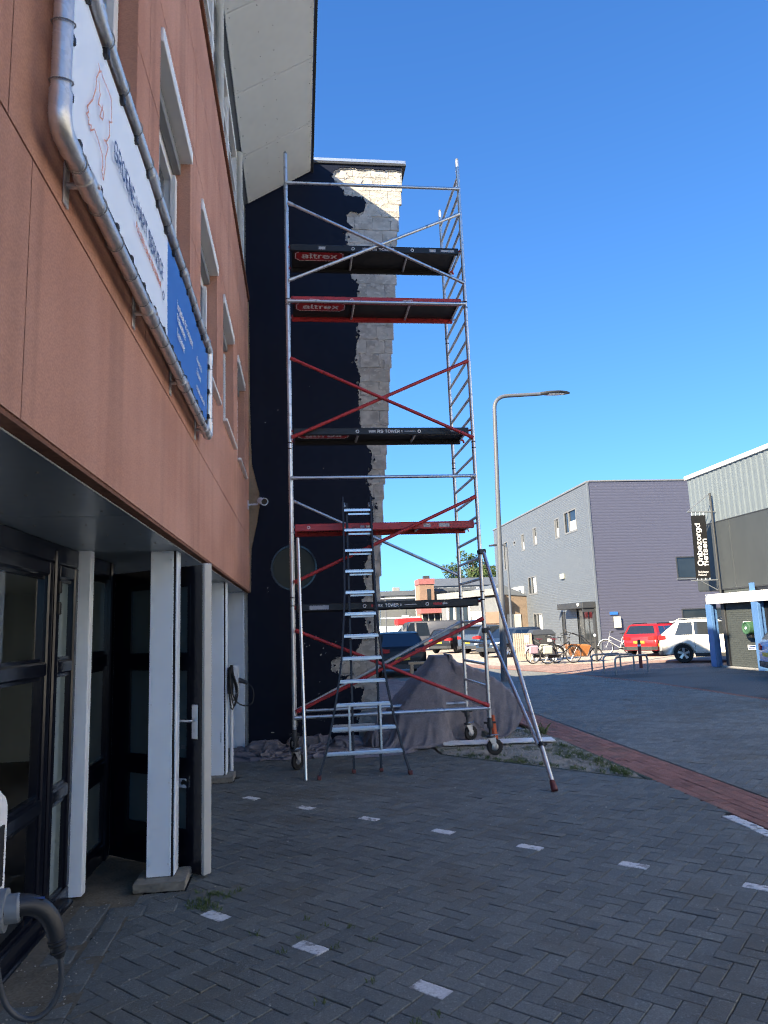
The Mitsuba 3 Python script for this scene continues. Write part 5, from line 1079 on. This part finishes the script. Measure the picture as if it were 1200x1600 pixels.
    add('rear_plate', Q(box(-.03, -.012 if style != 'estate' else .0, -.26, .26, .60, .71, .004)), rear_plate, k)
    add('sill', Q([box(xw[0]+wr+.06, xw[1]-wr-.06, s*hw*.98-.05, s*hw*.98+.012, .22, .36, .01) for s in (-1, 1)]), bp, k)
    if style in ('suv', 'estate'): [add('roof_rail', Q(sweep([[.7, s*rt_*.92, H-.02], [.8, s*rt_*.92, H+.03], [L*.52, s*rt_*.92, H+.03], [L*.55, s*rt_*.92, H-.03]], .018, 8)), 'm_steel' if paint == 'white' else 'm_black', k) for s in (-1, 1)]
    if style == 'suv' or style == 'hatch': add('spoiler', Q(hull([[.46, s*rt_*.88, H-.10] for s in (-1, 1)]+[[.44, s*rt_*.82, H-.07] for s in (-1, 1)]+[[.85, s*rt_*.86, H-.015] for s in (-1, 1)]+[[.8, s*rt_*.88, H-.07] for s in (-1, 1)])), pm, k)
    for x in xw:
        for s in (-1, 1):
            c = np.array([x, s*(hw-.10), wr])
            w_ = add('wheel', Q(lathe([(wr*.62, -.10), (wr*.93, -.105), (wr, -.08), (wr, .08), (wr*.93, .105), (wr*.62, .10)], c, (0, s, 0), 28)), 'm_tyre', k, smooth=40)
            rim = [lathe([(wr*.64, .095), (wr*.64, .05), (wr*.58, .06), (wr*.58, .098)], c, (0, s, 0), 28), lathe([(0, .07), (.055, .07), (.06, .05)], c, (0, s, 0), 14)]
            for q in range(5):
                an = q*2*np.pi/5+.3; e1 = np.array([math.cos(an), 0, math.sin(an)]); e2 = np.array([-math.sin(an), 0, math.cos(an)])
                rim.append(hull([c+e1*.03+e2*t+np.array([0, s*y_, 0]) for t in (-.035, .035) for y_ in (.045, .075)]+[c+e1*wr*.60+e2*t+np.array([0, s*y_, 0]) for t in (-.05, .05) for y_ in (.06, .092)]))
            add('rim', Q(rim), 'm_rim', w_); add('hub_well', Q(lathe([(0, .02), (wr*.63, .02)], c, (0, s, 0), 20)), 'm_black', w_)
    return k
def car_rear(label, paint, rx, ry, rz, **kw):  # (rx, ry): ground point under the middle of the rear bumper
    return car(label, paint, [rx, ry, 0], rz, **kw)
car_rear('bright red hatchback parked at the lilac front, rear and right side showing', 'red', 14.28, 29.3, 38, L=4.1, style='estate', H=1.46, Wd=1.74)
car_rear('white sport utility car parked side on behind the first blue post', 'white', 13.165, 25.40, -29, L=4.3, Wd=1.82, H=1.60, style='suv', scale=.95)
car_rear('black sport utility car seen from behind through the ladder', 'black', 3.27, 23.4, 88, L=4.4, Wd=1.80, H=1.58, style='fast', scale=.93)
car_rear('light blue car cut off by the right edge of the picture', 'lightblue', 11.48+.2, 17.1, -18, L=4.1, Wd=1.75, H=1.5, style='hatch', scale=.92)
car_rear('dark estate car, leftmost of the row parked across the square', 'dark', 7.95, 41.5, 44, L=4.3, style='estate', scale=.95)
car_rear('blue grey sport utility car in the middle of the row across the square', 'blue', 9.1, 39.2, 36, L=4.5, H=1.66, style='suv', scale=.95)
car('navy car nearest the slatted bin screen', 'navy', [12.0, 36.0, 0], 212, L=4.1, style='hatch', scale=.95)
car('dark grey panel van standing across the far side of the square', 'van', [10.6, 48.5, 0], 183, L=4.9, Wd=1.9, H=1.95, style='van', scale=1.0)
RT_ = thing('red_truck', 'low red and white truck beside the long dark hall', 'truck')
add('cab', box(7.4, 9.5, 55.5, 57, 1.72, 2.25, .12), 'm_red_sign', RT_); add('load_bed', box(5.4, 9.6, 55.6, 57, .5, 1.70, .05), 'm_white_panel', RT_); add('rack', [box(6.2, 9.3, 55.7, 55.8, 2.28, 2.36), box(7.9, 8.4, 55.7, 56, 2.36, 2.5)], 'm_white_panel', RT_)
for x in (6.2, 8.8): add('wheel', cyl([x, 55.75, .42], [0, 1, 0], .42, .3, 20), 'm_tyre', RT_)

# ------------------------------------------------------------------ bin, screen, bikes, stands
SCN = thing('slatted_screen', 'low wooden slatted screen beside the dark waste container', 'screen')
a, b = np.array([8.86, 29.6]), np.array([9.56, 29.25]); dv = (b-a)/np.linalg.norm(b-a); Ls = float(np.linalg.norm(b-a)); nv_ = np.array([-dv[1], dv[0]])
sl_o = lambda m: put(m, [a[0], a[1], 0], [dv[0], dv[1], 0], [nv_[0], nv_[1], 0])
for i in range(9): add('slat', sl_o(box(i*Ls/9+.006, (i+1)*Ls/9-.010, -.012, .012, .05, 1.17+.004*(i % 3), .003)), 'm_slat', SCN)
add('rail', [sl_o(box(0, Ls, .012, .04, z, z+.06)) for z in (.3, .95)], 'm_slat', SCN); add('post', [sl_o(box(x, x+.07, .04, .11, 0, 1.1)) for x in (0, Ls-.07)], 'm_slat', SCN)
dv2 = np.array([.35, .94]); add('side_panel', put(box(0, .9, -.012, .012, .05, 1.15), [b[0], b[1], 0], [dv2[0], dv2[1], 0], [-dv2[1], dv2[0], 0]), 'm_slat', SCN)
add('notice', sl_o(box(Ls*.62, Ls*.86, -.020, -.0125, .80, 1.08)), 'm_white_print', SCN)
BI = thing('waste_container', 'dark grey wheeled waste container with a lid beside the slatted screen', 'waste container')
bq = Put([9.62, 29.35, 0], -4)
add('bin_body', bq(hull([[x, y, z] for x, y, z in [(.08, .1, .16), (.92, .1, .16), (.08, .8, .16), (.92, .8, .16), (0, 0, 1.08), (1.0, 0, 1.08), (0, .9, 1.08), (1.0, .9, 1.08)]])), 'm_bin', BI)
add('lid', bq(hull([[x, y, z] for x, y, z in [(-.03, -.03, 1.09), (1.03, -.03, 1.09), (-.03, .93, 1.09), (1.03, .93, 1.09), (.12, .2, 1.28), (.9, .2, 1.28), (.12, .9, 1.30), (.9, .9, 1.30)]])), 'm_bin', BI)
add('front_panel', bq(box(.52, .95, -.03, -.005, .62, 1.02, .01)), 'm_dark_grey', BI); add('label', bq(box(.62, .82, -.035, -.031, .78, .92)), 'm_grey_print', BI); add('strap', bq(tube([.03, -.01, .9], [.45, -.02, .62], .012, 8)), 'm_mid_grey', BI)
for x in (.08, .9): add('wheel', bq(cyl([x, .06, .09], [0, 1, 0], .09, .05, 16)), 'm_white_panel', BI)
def wheel(k, Q, c, R=.34, t=.017, light=False):
    w = add('wheel', Q(torus(c, [0, 1, 0], R-t, t, 36, 6)), 'm_tyre', k, smooth=40)
    add('rim', Q(torus(c, [0, 1, 0], R-2.6*t, .010, 36, 5)), 'm_rim', w)
    sp2 = [tube(np.array(c)+[.03*math.cos(a_+.4), .0, .03*math.sin(a_+.4)], np.array(c)+[(R-2.6*t)*math.cos(a_), 0, (R-2.6*t)*math.sin(a_)], .0022, 4) for a_ in np.arange(18)*2*np.pi/18]
    add('spokes', Q(sp2), 'm_rim', w, kind='stuff'); add('hub', Q(cyl(c, [0, 1, 0], .028, .09, 12)), 'm_steel', w)
def bicycle(label, o, rz, paint='m_car_black', pannier=None, lean=8, seat=None, light_guard=False):
    k = thing('bicycle', label, 'bicycle'); Q = Put(o, rz, lean)
    wheel(k, Q, [0, 0, .34]); wheel(k, Q, [1.06, 0, .34])
    BBp, ST_, HT, HB_ = np.array([.44, 0, .29]), np.array([.30, 0, .80]), np.array([.88, 0, .84]), np.array([.93, 0, .62])
    add('frame', Q([tube(BBp, ST_, .017, 8), tube(HB_, BBp, .019, 8), tube(HT, [.36, 0, .55], .018, 8), tube([0, .05, .34], BBp+[0, .03, 0], .011, 6), tube([0, -.05, .34], BBp-[0, .03, 0], .011, 6), tube([0, .05, .34], ST_, .009, 6), tube([0, -.05, .34], ST_, .009, 6), tube(HT, HB_, .022, 8)]), paint, k)
    add('fork', Q([sweep(bend([HB_, HB_+[.03, .05, -.08], [1.06, .05, .34]], 4), .012, 7), sweep(bend([HB_, HB_+[.03, -.05, -.08], [1.06, -.05, .34]], 4), .012, 7)]), paint, k)
    add('handlebar', Q([tube(HT, HT+[-.02, 0, .18], .013, 8), sweep(bend([[.70, .28, 1.02], [.86, .26, 1.06], [.88, 0, 1.02], [.86, -.26, 1.06], [.70, -.28, 1.02]], 6), .012, 8)]), 'm_steel', k)
    add('grip', Q([tube([.68, s*.28, 1.018], [.79, s*.272, 1.035], .018, 8) for s in (-1, 1)]), 'm_black_rubber', k)
    add('saddle', Q([hull([[.14, .09, .97], [.14, -.09, .97], [.18, .10, .94], [.18, -.10, .94], [.42, .02, .95], [.42, -.02, .95], [.2, .06, .99], [.2, -.06, .99], [.40, 0, .97]]), tube(ST_, [.27, 0, .95], .013, 8)]), 'm_bollard' if seat is None else seat, k)
    an = np.linspace(.35, 2.9, 16); an2 = np.linspace(.2, 2.3, 14)
    add('mudguard', Q([sweep(np.c_[.365*np.cos(an), 0*an, .34+.365*np.sin(an)], .018, 6)]), 'm_white_panel' if light_guard else 'm_black', k); add('mudguard', Q([sweep(np.c_[1.06+.365*np.cos(an2), 0*an2, .34+.365*np.sin(an2)], .018, 6)]), 'm_white_panel' if light_guard else 'm_black', k)
    add('crank', Q([cyl([.44, -.03, .29], [0, 1, 0], .085, .008, 20), tube([.44, -.06, .29], [.53, -.06, .15], .010, 6), box(.49, .58, -.15, -.07, .135, .155), tube([.44, .06, .29], [.35, .06, .43], .010, 6), box(.31, .40, .07, .15, .42, .44)]), 'm_steel', k)
    add('chain_case', Q(box(.0, .52, -.035, -.022, .24, .36, .005)), 'm_black', k)
    add('carrier', Q([tube([-.32, s*.06, .72], [.24, s*.06, .74], .008, 6) for s in (-1, 1)]+[tube([0, s*.06, .36], [-.1, s*.06, .72], .007, 6) for s in (-1, 1)]), 'm_black', k)
    if pannier: add('pannier', Q([box(-.26, .12, s*.16-.06, s*.16+.06, .42, .74, .04) for s in (-1, 1)]), pannier, k)
    return k
bicycle('bicycle with light green panniers beside the cargo bicycle', [9.42, 27.05, 0], 4, 'm_car_black', 'm_fabric_light')
bicycle('bicycle with faded pink panniers nearest the waste container', [9.05, 27.7, 0], 10, 'm_car_dark', 'm_pinkish', 8, None, True)
bicycle('white framed bicycle standing between the cargo bicycle and the red hatchback', [15.05, 31.8, 0], 158, 'm_car_silver', None, 6, 'm_black', True)
CB = thing('cargo_bicycle', 'cargo bicycle with an orange brown wooden box behind the bicycle stands', 'cargo bicycle'); Q = Put([9.93, 27.55, 0], -3, 4)
wheel(CB, Q, [0, 0, .34]); wheel(CB, Q, [1.62, 0, .27], .27)
add('box', Q(unman(man(hull([[.62, s*.22, .26] for s in (-1, 1)]+[[1.20, s*.18, .26] for s in (-1, 1)]+[[.42, s*.34, .70] for s in (-1, 1)]+[[1.34, s*.27, .66] for s in (-1, 1)]))-man(hull([[.65, s*.19, .32] for s in (-1, 1)]+[[1.16, s*.15, .32] for s in (-1, 1)]+[[.45, s*.32, .8] for s in (-1, 1)]+[[1.32, s*.25, .8] for s in (-1, 1)])))), 'm_cargo_box', CB)
add('frame', Q([tube([0, .05, .34], [.40, .03, .28], .014, 8), tube([0, -.05, .34], [.40, -.03, .28], .014, 8), tube([.40, 0, .28], [.24, 0, .84], .018, 8), tube([.40, 0, .26], [1.3, 0, .22], .025, 8), tube([1.3, 0, .22], [1.44, 0, .62], .022, 8), tube([.30, 0, .6], [.52, 0, .72], .018, 8), tube([.52, 0, .40], [.46, 0, 1.05], .018, 8)]), 'm_steel', CB)
add('fork', Q([tube([1.44, 0, .62], [1.62, s*.05, .27], .013, 7) for s in (-1, 1)]), 'm_steel', CB)
add('handlebar', Q(sweep(bend([[.30, .27, 1.10], [.46, .25, 1.13], [.46, 0, 1.08], [.46, -.25, 1.13], [.30, -.27, 1.10]], 6), .013, 8)), 'm_black', CB); add('saddle', Q([hull([[.08, .09, .99], [.08, -.09, .99], [.36, .02, .97], [.36, -.02, .97], [.14, .06, 1.02], [.14, -.06, 1.02]]), tube([.24, 0, .84], [.21, 0, .98], .013, 8)]), 'm_black', CB)
an = np.linspace(.35, 2.9, 16); add('mudguard', Q(sweep(np.c_[.365*np.cos(an), 0*an, .34+.365*np.sin(an)], .018, 6)), 'm_black', CB)
hp_ = bend([[.44, .31, .72], [.50, .30, 1.22], [1.05, .26, 1.0], [1.33, .25, .68]], 8); add('rain_hoop', Q([sweep(hp_, .013, 8), sweep(hp_*[1, -1, 1], .013, 8)]), 'm_black', CB); add('stand', Q([tube([.7, s*.1, .24], [.75, s*.22, .02], .012, 6) for s in (-1, 1)]+[tube([.75, -.22, .02], [.75, .22, .02], .012, 6)]), 'm_steel', CB)
PP = thing('plug_board', 'white covered load lying over a dark cart behind the bicycles', 'cart') if False else None
def hoop(p, q, h, label):
    k = thing('bicycle_stand', label, 'bicycle stand', 'galvanised bicycle stands'); p, q = np.array(p), np.array(q)
    add('hoop', sweep(bend([[*p, 0], [*p, h], [*q, h], [*q, 0]], 8, .16), .028, 14), 'm_steel', k, smooth=40)
hoop([9.20, 22.3], [10.60, 22.95], .46, 'grey tubular bicycle stand, rearmost of the three in front of the red hatchback') if False else None
for i, (p, q) in enumerate((([9.17, 22.2], [10.38, 22.75]), ([9.26, 21.5], [10.46, 21.95]), ([9.12, 20.35], [10.54, 21.2]))):
    hoop(p, q, .52, ('rearmost', 'middle', 'frontmost')[i]+' of the three grey tubular bicycle stands at the edge of the shade')
BO = thing('bollard', 'short dark red bollard behind the bicycle stands', 'bollard'); add('post', lathe([(.055, 0), (.055, .85), (.04, .92), (0, .93)], [11.15, 22.9, 0], n=16), 'm_bollard', BO, smooth=30); add('band', lathe([(.058, .70), (.058, .76)], [11.15, 22.9, 0], n=16), 'm_white_panel', BO)
BO = thing('bollard', 'slim dark bollard in front of the cargo bicycle', 'bollard'); add('post', lathe([(.045, 0), (.045, .95), (0, 1.0)], [11.5, 27.3, 0], n=14), 'm_dark_grey', BO, smooth=30); add('cap', lathe([(.05, .98), (.05, 1.06), (0, 1.08)], [11.5, 27.3, 0], n=14), 'm_white_panel', BO)

# ------------------------------------------------------------------ far buildings and trees
FH = thing('long_hall', 'long dark grey panelled hall closing the square', 'building')
x = 0.0
while x < 11.2: add('wall_panel', box(x+.02, x+2.28, 62, 62.3, 1.3, 4.3, .02), 'm_hall', FH); x += 2.3
add('roof', box(-1, 11.3, 61.9, 75, 4.32, 4.72), 'm_roof_dark', FH); add('rail', box(-1, 11.2, 61.75, 61.85, 4.05, 4.13), 'm_white_panel', FH); add('base', box(-1, 11.2, 62.1, 62.4, 0, 1.28), 'm_dark_grey', FH); add('vent', box(8.2, 8.8, 63, 63.6, 4.72, 5.1, .02), 'm_concrete', FH)
BT = thing('brick_tower_building', 'orange brick building with pink parapet and a row of tall windows', 'building')
add('tower', box(9.75, 10.95, 58, 60, 2.6, 5.0), 'm_brick_orange', BT); add('parapet', box(9.68, 11.0, 57.9, 60, 5.0, 5.45), 'm_pink', BT); add('chimney', box(10.2, 10.7, 58.4, 59, 5.45, 5.72), 'm_dark_grey', BT); add('window', box(10.35, 10.65, 57.95, 58.1, 3.6, 4.6), 'm_glass_dark', BT)
add('fascia', box(9.7, 11.9, 57.5, 60, 2.62, 3.12), 'm_pink', BT); add('wall', box(9.7, 11.9, 58.2, 60, 0, 2.6), 'm_brick_orange', BT)
for i in range(4): w = add('window', box(9.95+.5*i, 10.33+.5*i, 58.1, 58.25, .9, 2.5), 'm_glass_dark', BT); add('frame', box(9.86+.5*i, 9.93+.5*i, 58.02, 58.22, .6, 2.6), 'm_cream', w)
add('wing', box(11.0, 15, 60, 62, 3.0, 4.75), 'm_roof_dark', BT)
for i in range(5): add('wing_window', box(11.15+.7*i, 11.7+.7*i, 59.93, 60.05, 3.4, 4.5), 'm_glass_dark', BT)
DB = thing('distant_block', 'distant dark block with rows of bluish windows above the other roofs', 'building')
add('wall', box(14.2, 24, 80, 90, 0, 6.0), 'm_roof_dark', DB); add('roof', hull([[14, 79.8, 6.0], [24, 79.8, 6.0], [14, 90, 6.0], [24, 90, 6.0], [15.5, 82, 7.0], [23, 82, 7.0], [15.5, 88, 7.0], [23, 88, 7.0]]), 'm_roof_dark', DB)
for i in range(9): add('window', box(14.5+1.02*i, 15.2+1.02*i, 79.9, 80.05, 5.1, 5.8), 'm_blind', DB)
WBd = thing('white_building', 'low building with a pale slanted concrete roof edge and grey walls', 'building')
add('roof', hull([[10.0, 52, 3.45], [13.4, 47, 3.55], [10.0, 52, 3.9], [13.4, 47, 3.98], [14.5, 53, 3.5], [14.5, 53, 3.95]]), 'm_concrete', WBd); add('wall', hull([[10.35, 52.2, 0], [13.5, 47.4, 0], [10.35, 52.2, 3.4], [13.5, 47.4, 3.4], [14.4, 52.8, 0], [14.4, 52.8, 3.4]]), 'm_mid_grey', WBd)
pw = lambda s: np.array([10.35+(13.5-10.35)*s, 52.2+(47.4-52.2)*s-.08])
for s in (.10, .22, .34, .48): c = pw(s); add('post', box(c[0]-.06, c[0]+.06, c[1]-.12, c[1], 0, 3.4), 'm_white_paint', WBd)
def onwall(s0, s1, z0, z1, o=.05): a_, b_ = pw(s0), pw(s1); return hull([[p_[0], p_[1]+e_, z] for p_ in (a_, b_) for e_ in (-o, o) for z in (z0, z1)])
add('panel', onwall(.52, .72, .3, 2.5), 'm_blind', WBd); add('wood_door', onwall(.75, .97, .05, 2.4), 'm_brick_orange', WBd)
for s in (.14, .26, .38): add('window', onwall(s, s+.06, .8, 2.9, .04), 'm_glass_dark', WBd)
BG = thing('brown_gabled_house', 'brown brick house with stepped gable behind the street lamp', 'house')
add('wall', put(ext(Polygon([(0, 0), (3.2, 0), (3.2, 3.4), (2.4, 3.8), (1.2, 4.3), (0, 3.7)]), .4), [12.6, 49, 0], [1, 0, 0], [0, 0, 1]), 'm_brick_brown', BG); add('roof', hull([[12.5, 48.5, 3.72], [13.8, 48.5, 4.38], [15.9, 48.5, 3.4], [12.5, 55, 3.72], [13.8, 55, 4.38], [15.9, 55, 3.4], [13.8, 48.5, 4.3]]), 'm_roof_dark', BG)
add('door', box(13.3, 13.8, 48.5, 48.62, 0, 2.3), 'm_wood', BG); add('pale_door', box(14.2, 15.2, 48.5, 48.62, 0, 2.2), 'm_cream', BG)
FP = thing('flagpole', 'thin white flagpole in front of the long dark hall', 'flagpole'); add('pole', sweep([[9.72, 60, 0], [9.72, 60, 5.3]], [.06, .03], 10), 'm_white_paint', FP); add('finial', trimesh.creation.icosphere(1, .06).apply_translation([9.72, 60, 5.33]), 'm_white_paint', FP)
def tree(label, o, h, cr, n, seed, sx=1.0):
    r = np.random.default_rng(seed); k = thing('tree', label, 'tree', 'trees behind the far roofs'); o = np.array(o, float); zc = h-cr*1.05
    limbs = [sweep([o, o+[.05, 0, h*.35], o+[.0, 0, zc]], [.22, .17, .11], 9)]; cl = []
    for i in range(11):
        a_ = r.uniform(0, 6.28); e = o+np.array([math.cos(a_)*cr*.75*r.uniform(.5, 1)*sx, math.sin(a_)*cr*.75*r.uniform(.5, 1), zc+cr*r.uniform(-.5, .95)])
        limbs.append(sweep([o+[0, 0, h*r.uniform(.3, .5)], (o+[0, 0, zc]+e)/2+r.normal(0, .12, 3), e], [.09, .055, .02], 6)); cl.append((e, cr*r.uniform(.28, .5)))
    add('trunk', limbs, 'm_bark', k)
    c = r.integers(0, len(cl), n); P0 = np.array([cl[i][0] for i in c]); R0 = np.array([cl[i][1] for i in c]); dd_ = r.normal(0, 1, (n, 3)); dd_ /= np.linalg.norm(dd_, axis=1, keepdims=True)
    C0 = P0+dd_*(R0*r.uniform(.3, 1, n)**.5)[:, None]; u = r.normal(0, 1, (n, 3)); u /= np.linalg.norm(u, axis=1, keepdims=True); v = np.cross(u, r.normal(0, 1, (n, 3))); v /= np.linalg.norm(v, axis=1, keepdims=True); s = r.uniform(.09, .17, n)[:, None]
    V = np.stack([C0-u*s, C0+v*s*.6, C0+u*s, C0-v*s*.6], 1).reshape(-1, 3); b_ = np.arange(n)[:, None]*4
    add('crown', tm(V, np.vstack([b_+[0, 1, 2], b_+[0, 2, 3]])), 'm_leaf', k)
tree('leafy green tree behind the dark block, left of the street lamp', [22.3, 90, 0], 10.6, 2.0, 2600, 1)
tree('fuller green tree touching the end of the silver building', [25.3, 92, 0], 10.4, 2.3, 3200, 2)
tree('thin topped green tree between the scaffold columns', [20.8, 95, 0], 9.6, 1.7, 1500, 3)
tree('small green tree low beside the dark hall', [3.6, 70, 0], 4.2, 1.4, 1200, 4)
